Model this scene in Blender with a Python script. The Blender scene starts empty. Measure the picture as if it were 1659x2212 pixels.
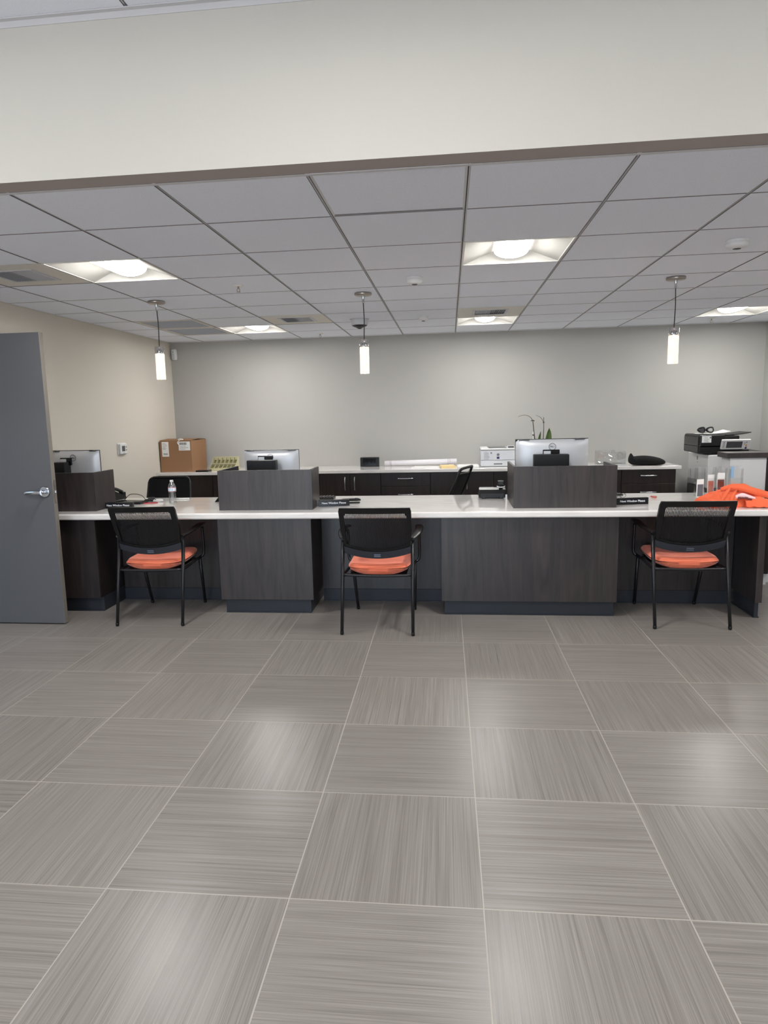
import bpy, bmesh, math, random
from mathutils import Vector, Matrix
random.seed(7)
PI = math.pi
S = bpy.context.scene
C = S.collection

# ------------------------------------------------------------------ camera
f_px, pitch, roll, yaw, CH = 1464.53, -.1457, -.0233, .113, 1.5187
cy_, sy_ = math.cos(yaw), math.sin(yaw); cp_, sp_ = math.cos(pitch), math.sin(pitch); cr_, sr_ = math.cos(roll), math.sin(roll)
fw = Vector((-sy_*cp_, cy_*cp_, sp_)); rt = Vector((cy_, sy_, 0)); up = rt.cross(fw)
rv = cr_*rt + sr_*up; uv = -sr_*rt + cr_*up
cam = bpy.data.cameras.new('camera'); co = bpy.data.objects.new('camera', cam); C.objects.link(co)
co.matrix_world = Matrix(((rv.x, uv.x, -fw.x, 0), (rv.y, uv.y, -fw.y, 0), (rv.z, uv.z, -fw.z, CH), (0, 0, 0, 1)))
cam.sensor_fit = 'VERTICAL'; cam.sensor_height = 24; cam.lens = f_px/2212*24
cam.shift_x = 22.6/2212; cam.clip_start = .05; cam.clip_end = 100
S.camera = co

# ------------------------------------------------------------------ view, world, light levels
S.view_settings.view_transform = 'Standard'; S.view_settings.look = 'None'
S.view_settings.gamma = 1; S.view_settings.use_curve_mapping = False
S.view_settings.exposure = 1.22
S.cycles.max_bounces = 8; S.cycles.diffuse_bounces = 5; S.cycles.glossy_bounces = 4
S.cycles.transmission_bounces = 8; S.cycles.transparent_max_bounces = 12
S.cycles.sample_clamp_indirect = 6; S.cycles.caustics_reflective = False; S.cycles.caustics_refractive = False
S.cycles.use_denoising = True
SKY_COLOR = (0.66, 0.82, 1.0); SKY_STRENGTH = 2.6
BACK_LAMP = 55.0      # emission of the troffer lenses over the counter
ADDED_FRONT_LAMP = 55.0     # emission of the unseen troffers added to light the front room
LAMP_COLOR = (1.0, .975, .94)
PENDANT_GLOW = .22
w = bpy.data.worlds.new('world'); S.world = w; w.use_nodes = True
bg = w.node_tree.nodes['Background']; bg.inputs[0].default_value = (*SKY_COLOR, 1); bg.inputs[1].default_value = SKY_STRENGTH
_n, _l = w.node_tree.nodes, w.node_tree.links      # sky above the horizon, brighter ground added below it to lift the ceiling
_tc = _n.new('ShaderNodeTexCoord'); _sp = _n.new('ShaderNodeSeparateXYZ'); _cr = _n.new('ShaderNodeValToRGB'); _mr = _n.new('ShaderNodeMapRange')
_mr.inputs['From Min'].default_value = -1; _l.new(_tc.outputs['Generated'], _sp.inputs[0]); _l.new(_sp.outputs[2], _mr.inputs['Value']); _l.new(_mr.outputs[0], _cr.inputs[0])
_cr.color_ramp.elements[0].position = .485; _cr.color_ramp.elements[0].color = (.98, 1.0, 1.04, 1); _cr.color_ramp.elements[1].position = .51; _cr.color_ramp.elements[1].color = (*SKY_COLOR, 1)
_l.new(_cr.outputs[0], bg.inputs[0])

# ------------------------------------------------------------------ materials
def lin(c):
    c = c/255
    return c/12.92 if c <= .04045 else ((c+.055)/1.055)**2.4
def rgb(r, g, b): return (lin(r), lin(g), lin(b), 1)
def mat(name, col, rough=.5, metal=0, spec=.5, coat=0, trans=0, ior=1.45, emit=None, es=0, bump=0, bscale=200, sheen=0):
    m = bpy.data.materials.new(name); m.use_nodes = True
    n = m.node_tree.nodes; p = n['Principled BSDF']
    p.inputs['Base Color'].default_value = col; p.inputs['Roughness'].default_value = rough
    p.inputs['Metallic'].default_value = metal; p.inputs['Specular IOR Level'].default_value = spec
    p.inputs['Coat Weight'].default_value = coat; p.inputs['Coat Roughness'].default_value = .08
    p.inputs['Transmission Weight'].default_value = trans; p.inputs['IOR'].default_value = ior
    p.inputs['Sheen Weight'].default_value = sheen
    if emit: p.inputs['Emission Color'].default_value = emit; p.inputs['Emission Strength'].default_value = es
    # a little procedural variation on every surface
    tc = n.new('ShaderNodeTexCoord'); nz = n.new('ShaderNodeTexNoise'); nz.inputs['Scale'].default_value = bscale
    m.node_tree.links.new(tc.outputs['Object'], nz.inputs['Vector'])
    if bump:
        b = n.new('ShaderNodeBump'); b.inputs['Strength'].default_value = bump; b.inputs['Distance'].default_value = .002
        m.node_tree.links.new(nz.outputs['Fac'], b.inputs['Height']); m.node_tree.links.new(b.outputs['Normal'], p.inputs['Normal'])
    else:
        mr = n.new('ShaderNodeMapRange'); mr.inputs['To Min'].default_value = max(0, rough-.03); mr.inputs['To Max'].default_value = min(1, rough+.03)
        m.node_tree.links.new(nz.outputs['Fac'], mr.inputs['Value']); m.node_tree.links.new(mr.outputs[0], p.inputs['Roughness'])
    return m
def links(m): return m.node_tree.nodes, m.node_tree.links
def math_(n, l, op, a, b=None):
    x = n.new('ShaderNodeMath'); x.operation = op
    for i, v in enumerate((a, b)):
        if v is None: continue
        if isinstance(v, (int, float)): x.inputs[i].default_value = v
        else: l.new(v, x.inputs[i])
    return x.outputs[0]

# floor tiles, streaked alternately along and across, pale grout
T = .6096; FX, FY, FROT = .0805, 4.9561, .0051
def floor_mat():
    m = mat('streaked_floor_tile', rgb(150, 143, 137), .3); n, l = links(m); p = n['Principled BSDF']
    tc = n.new('ShaderNodeTexCoord'); mp = n.new('ShaderNodeMapping'); mp.vector_type = 'TEXTURE'
    mp.inputs['Location'].default_value = (FX, FY, 0); mp.inputs['Rotation'].default_value = (0, 0, FROT); mp.inputs['Scale'].default_value = (T, T, T)
    l.new(tc.outputs['Object'], mp.inputs['Vector']); sx = n.new('ShaderNodeSeparateXYZ'); l.new(mp.outputs[0], sx.inputs[0])
    u = sx.outputs[0]; v = math_(n, l, 'MULTIPLY', sx.outputs[1], -1)
    iu = math_(n, l, 'FLOOR', u); iv = math_(n, l, 'FLOOR', v); fu = math_(n, l, 'SUBTRACT', u, iu); fv = math_(n, l, 'SUBTRACT', v, iv)
    par = math_(n, l, 'FLOORED_MODULO', math_(n, l, 'ADD', iu, iv), 2)          # 1 = streaks run away from the viewer
    idc = n.new('ShaderNodeCombineXYZ'); l.new(iu, idc.inputs[0]); l.new(iv, idc.inputs[1])
    wn = n.new('ShaderNodeTexWhiteNoise'); wn.noise_dimensions = '3D'; l.new(idc.outputs[0], wn.inputs['Vector'])
    def vec(a, b, k1, k2):
        c = n.new('ShaderNodeCombineXYZ'); l.new(math_(n, l, 'MULTIPLY', a, k1), c.inputs[0]); l.new(math_(n, l, 'MULTIPLY', b, k2), c.inputs[1])
        l.new(math_(n, l, 'MULTIPLY', wn.outputs['Value'], 57), c.inputs[2]); return c.outputs[0]
    def streak(k1, k2, det):
        mx = n.new('ShaderNodeMix'); mx.data_type = 'VECTOR'; l.new(par, mx.inputs[0])
        l.new(vec(v, u, k1, k2), mx.inputs[4]); l.new(vec(u, v, k1, k2), mx.inputs[5])
        nz = n.new('ShaderNodeTexNoise'); nz.inputs['Scale'].default_value = 1; nz.inputs['Detail'].default_value = det; nz.inputs['Roughness'].default_value = .6
        l.new(mx.outputs[1], nz.inputs['Vector']); return nz.outputs['Fac']
    s1 = streak(140, 1.1, 2); s2 = streak(36, .5, 1); s3 = streak(270, 2.2, 1)
    sm = math_(n, l, 'ADD', math_(n, l, 'ADD', math_(n, l, 'MULTIPLY', s1, .5), math_(n, l, 'MULTIPLY', s2, .22)), math_(n, l, 'MULTIPLY', s3, .28))
    cr = n.new('ShaderNodeValToRGB'); l.new(sm, cr.inputs[0]); e = cr.color_ramp.elements
    e[0].position = .34; e[0].color = rgb(113, 107, 102); e[1].position = .68; e[1].color = rgb(152, 146, 141)
    q = cr.color_ramp.elements.new(.5); q.color = rgb(133, 127, 122)
    tv = n.new('ShaderNodeMapRange'); tv.inputs['To Min'].default_value = .95; tv.inputs['To Max'].default_value = 1.05; l.new(wn.outputs['Value'], tv.inputs['Value'])
    ml = n.new('ShaderNodeMix'); ml.data_type = 'RGBA'; ml.blend_type = 'MULTIPLY'; ml.inputs[0].default_value = 1
    l.new(cr.outputs[0], ml.inputs[6]); l.new(tv.outputs[0], ml.inputs[7])
    g = .0021/T
    du = math_(n, l, 'MINIMUM', fu, math_(n, l, 'SUBTRACT', 1, fu)); dv = math_(n, l, 'MINIMUM', fv, math_(n, l, 'SUBTRACT', 1, fv))
    gr = math_(n, l, 'LESS_THAN', math_(n, l, 'MINIMUM', du, dv), g)
    mg = n.new('ShaderNodeMix'); mg.data_type = 'RGBA'; l.new(gr, mg.inputs[0]); l.new(ml.outputs[2], mg.inputs[6]); mg.inputs[7].default_value = rgb(176, 169, 161)
    l.new(mg.outputs[2], p.inputs['Base Color'])
    rr = n.new('ShaderNodeMapRange'); rr.inputs['To Min'].default_value = .24; rr.inputs['To Max'].default_value = .38; l.new(s1, rr.inputs['Value'])
    rg = math_(n, l, 'ADD', rr.outputs[0], math_(n, l, 'MULTIPLY', gr, .4)); l.new(rg, p.inputs['Roughness'])
    p.inputs['Specular IOR Level'].default_value = .42
    b = n.new('ShaderNodeBump'); b.inputs['Strength'].default_value = .25; b.inputs['Distance'].default_value = .0006
    l.new(math_(n, l, 'SUBTRACT', s1, gr), b.inputs['Height']); l.new(b.outputs[0], p.inputs['Normal'])
    return m
def wood_mat(name, dark, light, rough=.38, spec=.5):
    m = mat(name, dark, rough, spec=spec); n, l = links(m); p = n['Principled BSDF']
    tc = n.new('ShaderNodeTexCoord'); gm = n.new('ShaderNodeNewGeometry'); mp = n.new('ShaderNodeMapping'); mp.inputs['Scale'].default_value = (13, 13, 1.1)
    l.new(gm.outputs['Position'], mp.inputs['Vector'])
    nz = n.new('ShaderNodeTexNoise'); nz.inputs['Scale'].default_value = 1.5; nz.inputs['Detail'].default_value = 6; nz.inputs['Distortion'].default_value = 1.3
    l.new(mp.outputs[0], nz.inputs['Vector']); cr = n.new('ShaderNodeValToRGB'); l.new(nz.outputs['Fac'], cr.inputs[0])
    cr.color_ramp.elements[0].position = .33; cr.color_ramp.elements[0].color = dark
    cr.color_ramp.elements[1].position = .72; cr.color_ramp.elements[1].color = light
    l.new(cr.outputs[0], p.inputs['Base Color']); return m
def stone_mat():
    m = mat('white_quartz', rgb(226, 220, 214), .06, coat=.4); n, l = links(m); p = n['Principled BSDF']
    gm = n.new('ShaderNodeNewGeometry'); mp = n.new('ShaderNodeMapping'); mp.inputs['Scale'].default_value = (1, 3.5, 3); mp.inputs['Rotation'].default_value = (0, 0, .3)
    l.new(gm.outputs['Position'], mp.inputs['Vector']); nz = n.new('ShaderNodeTexNoise'); nz.inputs['Scale'].default_value = 2.2; nz.inputs['Detail'].default_value = 8; nz.inputs['Distortion'].default_value = 1.6
    l.new(mp.outputs[0], nz.inputs['Vector']); cr = n.new('ShaderNodeValToRGB'); l.new(nz.outputs['Fac'], cr.inputs[0])
    e = cr.color_ramp.elements; e[0].position = .35; e[0].color = rgb(227, 223, 219); e[1].position = .6; e[1].color = rgb(236, 233, 230)
    l.new(cr.outputs[0], p.inputs['Base Color']); return m
def ceil_mat():
    m = mat('mineral_ceiling_tile', rgb(196, 195, 201), .9, spec=.2); n, l = links(m); p = n['Principled BSDF']
    gm = n.new('ShaderNodeNewGeometry'); nz = n.new('ShaderNodeTexNoise'); nz.inputs['Scale'].default_value = 260; nz.inputs['Detail'].default_value = 3
    l.new(gm.outputs['Position'], nz.inputs['Vector']); cr = n.new('ShaderNodeValToRGB'); l.new(nz.outputs['Fac'], cr.inputs[0])
    e = cr.color_ramp.elements; e[0].position = .3; e[0].color = rgb(230, 234, 246); e[1].position = .7; e[1].color = rgb(242, 246, 254)
    l.new(cr.outputs[0], p.inputs['Base Color'])
    b = n.new('ShaderNodeBump'); b.inputs['Strength'].default_value = .3; b.inputs['Distance'].default_value = .001; l.new(nz.outputs['Fac'], b.inputs['Height']); l.new(b.outputs[0], p.inputs['Normal'])
    return m
def fabric_mat():
    m = mat('orange_ribbed_fabric', rgb(226, 106, 76), .85, sheen=.3); n, l = links(m); p = n['Principled BSDF']
    tc = n.new('ShaderNodeTexCoord'); mp = n.new('ShaderNodeMapping'); mp.inputs['Scale'].default_value = (3, 90, 90)
    l.new(tc.outputs['Object'], mp.inputs['Vector']); nz = n.new('ShaderNodeTexNoise'); nz.inputs['Scale'].default_value = 1.6; nz.inputs['Detail'].default_value = 3
    l.new(mp.outputs[0], nz.inputs['Vector']); cr = n.new('ShaderNodeValToRGB'); l.new(nz.outputs['Fac'], cr.inputs[0])
    e = cr.color_ramp.elements; e[0].position = .36; e[0].color = rgb(228, 104, 74); e[1].position = .58; e[1].color = rgb(252, 136, 100)
    l.new(cr.outputs[0], p.inputs['Base Color'])
    b = n.new('ShaderNodeBump'); b.inputs['Strength'].default_value = .5; b.inputs['Distance'].default_value = .002; l.new(nz.outputs['Fac'], b.inputs['Height']); l.new(b.outputs[0], p.inputs['Normal'])
    return m
def bubble_mat():
    m = mat('seeded_glass', (1, .95, .9, 1), .12, trans=.75, ior=1.25, emit=(1, .82, .66, 1), es=PENDANT_GLOW); n, l = links(m); p = n['Principled BSDF']
    tc = n.new('ShaderNodeTexCoord'); vo = n.new('ShaderNodeTexVoronoi'); vo.inputs['Scale'].default_value = 170; l.new(tc.outputs['Object'], vo.inputs['Vector'])
    mr = n.new('ShaderNodeMapRange'); mr.inputs['From Min'].default_value = .2; mr.inputs['From Max'].default_value = .7; mr.inputs['To Min'].default_value = .2*PENDANT_GLOW; mr.inputs['To Max'].default_value = PENDANT_GLOW*1.3
    l.new(vo.outputs['Distance'], mr.inputs['Value']); l.new(mr.outputs[0], p.inputs['Emission Strength'])
    b = n.new('ShaderNodeBump'); b.inputs['Strength'].default_value = .6; b.inputs['Distance'].default_value = .002; l.new(vo.outputs['Distance'], b.inputs['Height']); l.new(b.outputs[0], p.inputs['Normal'])
    return m
def lens_mat(name, es):
    # diffusing lens: brightest along its underside, right below the tubes, dimmer on its flanks
    m = mat(name, (1, 1, 1, 1), .5, emit=(*LAMP_COLOR, 1), es=es); n, l = links(m); p = n['Principled BSDF']
    g = n.new('ShaderNodeNewGeometry'); s = n.new('ShaderNodeSeparateXYZ'); l.new(g.outputs['Normal'], s.inputs[0])
    mr = n.new('ShaderNodeMapRange'); mr.inputs['From Min'].default_value = .80; mr.inputs['From Max'].default_value = .95; mr.inputs['To Min'].default_value = 2.4; mr.inputs['To Max'].default_value = es
    l.new(math_(n, l, 'ABSOLUTE', s.outputs[2]), mr.inputs['Value']); l.new(mr.outputs[0], p.inputs['Emission Strength']); return m
def clear_mat(name, tint=(.93, .96, .96, 1), refl=.12, rough=.03):
    m = bpy.data.materials.new(name); m.use_nodes = True; n, l = links(m); n.clear()
    o = n.new('ShaderNodeOutputMaterial'); t = n.new('ShaderNodeBsdfTransparent'); t.inputs[0].default_value = tint
    g = n.new('ShaderNodeBsdfGlossy'); g.inputs['Roughness'].default_value = rough; fr = n.new('ShaderNodeLayerWeight'); fr.inputs[0].default_value = .5
    nz = n.new('ShaderNodeTexNoise'); nz.inputs['Scale'].default_value = 14
    b = n.new('ShaderNodeBump'); b.inputs['Strength'].default_value = .08; l.new(nz.outputs['Fac'], b.inputs['Height']); l.new(b.outputs[0], g.inputs['Normal'])
    a = math_(n, l, 'ADD', math_(n, l, 'MULTIPLY', math_(n, l, 'POWER', fr.outputs[1], 4), .45), refl)
    x = n.new('ShaderNodeMixShader'); l.new(a, x.inputs[0]); l.new(t.outputs[0], x.inputs[1]); l.new(g.outputs[0], x.inputs[2]); l.new(x.outputs[0], o.inputs[0]); return m

M = dict(
    floor=floor_mat(), tile=ceil_mat(), stone=stone_mat(),
    wood=wood_mat('dark_walnut_laminate', rgb(32, 28, 29), rgb(58, 49, 48), .38, .8),
    cabwood=wood_mat('espresso_cabinet_laminate', rgb(30, 22, 21), rgb(46, 35, 32), .42),
    toe=mat('charcoal_rubber_base', rgb(46, 49, 56), .42),
    wall=mat('greige_wall_paint', rgb(174, 173, 169), .75, spec=.25, bump=.15, bscale=350),
    wall2=mat('tan_wall_paint', rgb(214, 208, 197), .75, spec=.25, bump=.15, bscale=350),
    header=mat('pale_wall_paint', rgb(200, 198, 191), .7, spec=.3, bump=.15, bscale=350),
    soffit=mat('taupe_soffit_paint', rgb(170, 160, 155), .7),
    edgeshade=mat('painted_edge_shade', rgb(136, 132, 133), .9), tee=mat('white_ceiling_grid_metal', rgb(205, 205, 208), .45),
    groove=mat('dark_grid_groove', rgb(70, 68, 68), .7),
    door=mat('slate_door_paint', rgb(96, 97, 101), .42, bump=.08, bscale=120),
    dooredge=mat('taupe_door_edge', rgb(120, 115, 108), .5),
    chrome=mat('satin_chrome', rgb(205, 208, 214), .22, 1),
    nickel=mat('brushed_nickel', rgb(170, 162, 156), .3, 1),
    black=mat('black_powder_coat', rgb(24, 25, 29), .33, spec=.55, bump=.05, bscale=600),
    blackp=mat('black_plastic', rgb(17, 17, 19), .38),
    mattb=mat('black_cloth', rgb(10, 9, 10), .9, bump=.4, bscale=120),
    meshb=mat('black_back_mesh', rgb(16, 16, 19), .6),
    rail=mat('slate_plastic', rgb(50, 54, 62), .35), badge=mat('grey_badge', rgb(95, 104, 118), .35, .3),
    seat=fabric_mat(),
    lamp=lens_mat('troffer_lens', BACK_LAMP), lampf=lens_mat('added_front_lens', ADDED_FRONT_LAMP),
    white=mat('white_enamel', rgb(232, 231, 226), .4), reflector=mat('satin_reflector', rgb(188, 187, 182), .5),
    plastic=mat('white_plastic', rgb(222, 222, 222), .35),
    offw=mat('pale_grey_plastic', rgb(200, 203, 208), .35),
    vent=mat('white_vent_metal', rgb(214, 210, 202), .5),
    dark=mat('dark_duct', rgb(38, 40, 46), .8),
    blade=mat('vent_blade_metal', rgb(190, 192, 198), .4),
    filt=mat('blue_grey_eggcrate', rgb(168, 174, 188), .7, bump=.3, bscale=260),
    cord=mat('black_cord', rgb(20, 18, 18), .5),
    bubble=bubble_mat(), glass=clear_mat('clear_glass', (.98, .98, .985, 1), .22), acryl=clear_mat('clear_acrylic', (.985, .99, .99, 1), .08),
    rod=mat('lamp_rod', (1, 1, 1, 1), .3, emit=(1, .88, .75, 1), es=1.4),
    silver=mat('silver_monitor_shell', rgb(200, 202, 206), .4, .4),
    screen=mat('dark_screen', rgb(14, 15, 18), .15),
    lcd=mat('grey_lcd', rgb(80, 80, 84), .2),
    card=mat('brown_cardboard', rgb(150, 113, 82), .8, bump=.2, bscale=60),
    paper=mat('white_paper', rgb(236, 236, 234), .7), ink=mat('grey_ink', rgb(105, 106, 112), .7), inkb=mat('black_ink', rgb(38, 38, 44), .6),
    text=mat('white_lettering', rgb(240, 244, 250), .5), sign=mat('black_sign_acrylic', rgb(20, 20, 24), .2),
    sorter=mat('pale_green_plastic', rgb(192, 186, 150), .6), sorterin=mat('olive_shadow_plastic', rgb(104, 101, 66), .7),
    tube=mat('white_paper_roll', rgb(232, 230, 234), .6), band=mat('rubber_band', rgb(176, 160, 168), .6),
    folder=mat('manila_folder', rgb(226, 204, 150), .7),
    leaf=mat('orchid_leaf', rgb(74, 96, 46), .45), stem=mat('orchid_stem', rgb(62, 58, 44), .6), pot=mat('grey_ceramic', rgb(150, 150, 150), .4),
    bag=mat('orange_nonwoven_cloth', rgb(236, 106, 66), .8, bump=.25, bscale=500), pocket=mat('pink_white_lining', rgb(240, 205, 208), .7), maroon=mat('maroon_print', rgb(112, 52, 48), .6),
    red=mat('red_plastic', rgb(190, 40, 50), .4), redl=mat('red_line', rgb(150, 40, 70), .5), blue=mat('pale_blue_print', rgb(150, 190, 225), .5), navy=mat('navy_print', rgb(30, 34, 84), .5),
    water=clear_mat('bottle_plastic', (.985, .99, .995, 1), .32, .12), label=mat('bottle_label', rgb(232, 236, 240), .5),
    skin=mat('grey_pinkish_wrap', rgb(196, 110, 96), .5), pony=mat('light_grey_panel', rgb(205, 205, 205), .6), green=mat('green_dot', rgb(60, 130, 90), .5), amber=mat('amber_dot', rgb(225, 165, 70), .5),
)

# ------------------------------------------------------------------ geometry helpers
def nb(): return bmesh.new()
def box(bm, x0, x1, y0, y1, z0, z1, bev=0, seg=2, mi=0, mx=None):
    r = bmesh.ops.create_cube(bm, size=1)
    vs = r['verts']
    bmesh.ops.scale(bm, vec=(abs(x1-x0), abs(y1-y0), abs(z1-z0)), verts=vs)
    bmesh.ops.translate(bm, vec=((x0+x1)/2, (y0+y1)/2, (z0+z1)/2), verts=vs)
    fs = list({f for v in vs for f in v.link_faces})
    if bev:
        es = list({e for v in vs for e in v.link_edges})
        q = bmesh.ops.bevel(bm, geom=es, offset=bev, segments=seg, affect='EDGES', profile=.5, clamp_overlap=True)
        vs = list({v for f in q['faces'] for v in f.verts} | {v for v in vs if v.is_valid}); fs = list({f for v in vs for f in v.link_faces})
    for f in fs: f.material_index = mi
    if mx is not None: bmesh.ops.transform(bm, matrix=mx, verts=vs)
    return vs
def ring(bm, c, ax, r, seg, rx=None):
    ax = Vector(ax).normalized(); a = ax.orthogonal().normalized() if rx is None else rx; b = ax.cross(a)
    return [bm.verts.new(Vector(c) + a*(math.cos(2*PI*i/seg)*r) + b*(math.sin(2*PI*i/seg)*r)) for i in range(seg)]
def bridge(bm, A, B, mi=0, smooth=True):
    n = len(A)
    for i in range(n):
        f = bm.faces.new((A[i], A[(i+1) % n], B[(i+1) % n], B[i])); f.smooth = smooth; f.material_index = mi
def spline(pts, k=6):
    P = [Vector(p) for p in pts]; out = []
    for i in range(len(P)-1):
        a = P[i-1] if i else P[0]*2-P[1]; b, c = P[i], P[i+1]; d = P[i+2] if i+2 < len(P) else P[-1]*2-P[-2]
        for j in range(k):
            t = j/k
            out.append(.5*((2*b)+(c-a)*t+(2*a-5*b+4*c-d)*t*t+(3*b-a-3*c+d)*t**3))
    out.append(P[-1]); return out
def tube(bm, pts, r, seg=10, smooth_path=True, k=6, mi=0, cap=True):
    P = spline(pts, k) if smooth_path and len(pts) > 2 else [Vector(p) for p in pts]
    rs = r if isinstance(r, (list, tuple)) else [r]*len(P)
    if len(rs) != len(P): rs = [rs[0] + (rs[-1]-rs[0])*i/(len(P)-1) for i in range(len(P))]
    t0 = (P[1]-P[0]).normalized(); a = t0.orthogonal().normalized(); prev = None; first = None
    for i, p in enumerate(P):
        t = (P[min(i+1, len(P)-1)] - P[max(i-1, 0)]).normalized()
        a = (a - t*a.dot(t)).normalized(); R_ = ring(bm, p, t, rs[i], seg, a)
        if prev: bridge(bm, prev, R_, mi)
        else: first = R_
        prev = R_
    if cap:
        f = bm.faces.new(first[::-1]); f.material_index = mi
        f = bm.faces.new(prev); f.material_index = mi
def cyl(bm, p0, p1, r, seg=20, r2=None, mi=0): tube(bm, [p0, p1], [r, r if r2 is None else r2], seg, False, mi=mi)
def lathe(bm, prof, c=(0, 0, 0), seg=28, mi=0, sq=1):
    prev = None
    for i, (r, z) in enumerate(prof):
        R_ = [bm.verts.new((c[0]+max(r, 1e-4)*math.cos(2*PI*j/seg), c[1]+max(r, 1e-4)*sq*math.sin(2*PI*j/seg), c[2]+z)) for j in range(seg)]
        if prev: bridge(bm, prev, R_, mi)
        prev = R_
def poly(bm, pts, mi=0):
    f = bm.faces.new([bm.verts.new(p) for p in pts]); f.material_index = mi; return f
def prism(bm, pts, d, mi=0):
    """closed outline pts (3D, planar) extruded by vector d"""
    d = Vector(d); A = [bm.verts.new(p) for p in pts]; B = [bm.verts.new(Vector(p)+d) for p in pts]
    bridge(bm, A, B, mi, False); bm.faces.new(A[::-1]).material_index = mi; bm.faces.new(B).material_index = mi
def ribbon(bm, pts, wv, th, k=6, mi=0):
    """flat strap: path pts, half-width vector(s) wv, thickness th"""
    P = spline(pts, k); n = len(P); prev = None
    for i, p in enumerate(P):
        q = wv if not isinstance(wv, list) else None
        if q is None:
            s = i/(n-1)*(len(wv)-1); j = min(int(s), len(wv)-2); q = Vector(wv[j]).lerp(Vector(wv[j+1]), s-j)
        q = Vector(q); t = (P[min(i+1, n-1)]-P[max(i-1, 0)]).normalized(); nn = t.cross(q).normalized()*th/2
        R_ = [bm.verts.new(p+q+nn), bm.verts.new(p-q+nn), bm.verts.new(p-q-nn), bm.verts.new(p+q-nn)]
        if prev: bridge(bm, prev, R_, mi)
        else: bm.faces.new(R_[::-1]).material_index = mi
        prev = R_
    bm.faces.new(prev).material_index = mi
def sheet(bm, nu, nv, fn, close=None, mi=0):
    """grid surface fn(u,v)->xyz"""
    V = [[bm.verts.new(fn(i/nu, j/nv)) for j in range(nv+1)] for i in range(nu+1)]
    for i in range(nu):
        for j in range(nv):
            f = bm.faces.new((V[i][j], V[i+1][j], V[i+1][j+1], V[i][j+1])); f.smooth = True; f.material_index = mi
    return V
def obj(name, bm, ms, parent=None, loc=None, rotz=0, fixn=True):
    me = bpy.data.meshes.new(name)
    if fixn: bmesh.ops.recalc_face_normals(bm, faces=bm.faces)
    bm.to_mesh(me); bm.free()
    o = bpy.data.objects.new(name, me); C.objects.link(o)
    for m in (ms if isinstance(ms, (list, tuple)) else [ms]): me.materials.append(M[m])
    if parent: o.parent = parent
    if loc is not None: o.location = loc
    o.rotation_euler[2] = rotz
    return o
def tag(o, label, cat, group=None, kind=None):
    o['label'] = label; o['category'] = cat
    if group: o['group'] = group
    if kind: o['kind'] = kind
    return o
def thing(name, label, cat, loc=(0, 0, 0), rotz=0, group=None):
    o = bpy.data.objects.new(name, None); C.objects.link(o); o.empty_display_size = .05
    o.location = loc; o.rotation_euler = (0, 0, rotz); return tag(o, label, cat, group)
def struct(name, bm, ms, label=None, parent=None):
    o = obj(name, bm, ms, parent); o['kind'] = 'structure'
    if label: o['label'] = label
    return o
def dup(root, loc, rotz, label, group=None, name=None):
    r = root.copy(); C.objects.link(r); r.location = loc; r.rotation_euler = (0, 0, rotz); r['label'] = label
    if group: r['group'] = group
    for ch in list(root.children):
        c = ch.copy(); C.objects.link(c); c.parent = r
        for g in list(ch.children):
            d = g.copy(); C.objects.link(d); d.parent = c
    return r
def text(name, s, size, m, parent, loc, rot=(PI/2, 0, 0), align='CENTER', ext=.0006, sx=1):
    cu = bpy.data.curves.new('t', 'FONT'); cu.body = s; cu.size = size; cu.align_x = align; cu.align_y = 'CENTER'; cu.extrude = ext; cu.offset = size*.004
    t = bpy.data.objects.new('t', cu); C.objects.link(t)
    dg = bpy.context.evaluated_depsgraph_get(); me = bpy.data.meshes.new_from_object(t.evaluated_get(dg))
    bpy.data.objects.remove(t); me.materials.clear(); me.materials.append(M[m])
    o = bpy.data.objects.new(name, me); C.objects.link(o); o.parent = parent; o.location = loc; o.rotation_euler = rot; o.scale = (sx, 1, 1); return o
def one(fn, *a, **k):
    b = nb(); fn(b, *a, **k); return b

# ------------------------------------------------------------------ the room
XL, XR, YB, H, HF = -3.40, 3.53, 8.22, 2.42, 2.985
XF0, YF0, YH0, YH1 = -3.82, -3.6, 2.587, 2.692
b = nb(); box(b, XF0-.15, XR+.15, YF0-.15, YB+.15, -.1, 0); struct('floor', b, 'floor', 'grey-brown streaked square floor tiles with pale grout')
b = nb(); box(b, XL-.2, XR+.15, YB, YB+.15, 0, HF); struct('wall_far', b, 'wall', 'greige wall behind the back counter')
b = nb(); box(b, XL-.15, XL, 4.78, YB, 0, HF); box(b, XF0-.001, XL-.15, 4.78, 4.9, 0, HF); struct('wall_left', b, 'wall2', 'tan side wall behind the grey door')
b = nb(); box(b, XR, XR+.15, YF0, YB, 0, HF); struct('wall_right', b, 'wall')
b = nb(); box(b, XF0-.15, XF0, YF0, 3.69, 0, HF); box(b, XF0-.15, XF0, 3.69, 4.62, 2.15, HF); box(b, XF0-.15, XF0, 4.62, 4.9, 0, HF); box(b, XF0-1.2, XF0-1.1, 3.2, 5.0, 0, HF); box(b, XF0-1.2, XF0-.15, 3.1, 3.2, 0, HF); box(b, XF0-1.2, XF0-.15, 4.9, 5.0, 0, HF)
struct('wall_front_left', b, 'header')
b = nb(); box(b, XF0-1.2, XF0-.1, 3.1, 5.0, -.1, -.002); struct('floor_hall', b, 'toe')
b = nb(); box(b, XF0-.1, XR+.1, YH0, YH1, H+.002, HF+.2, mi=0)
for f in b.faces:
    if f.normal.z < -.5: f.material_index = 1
struct('wall_header', b, ['header', 'soffit'], 'pale header wall above the opening with a taupe underside')
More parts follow.
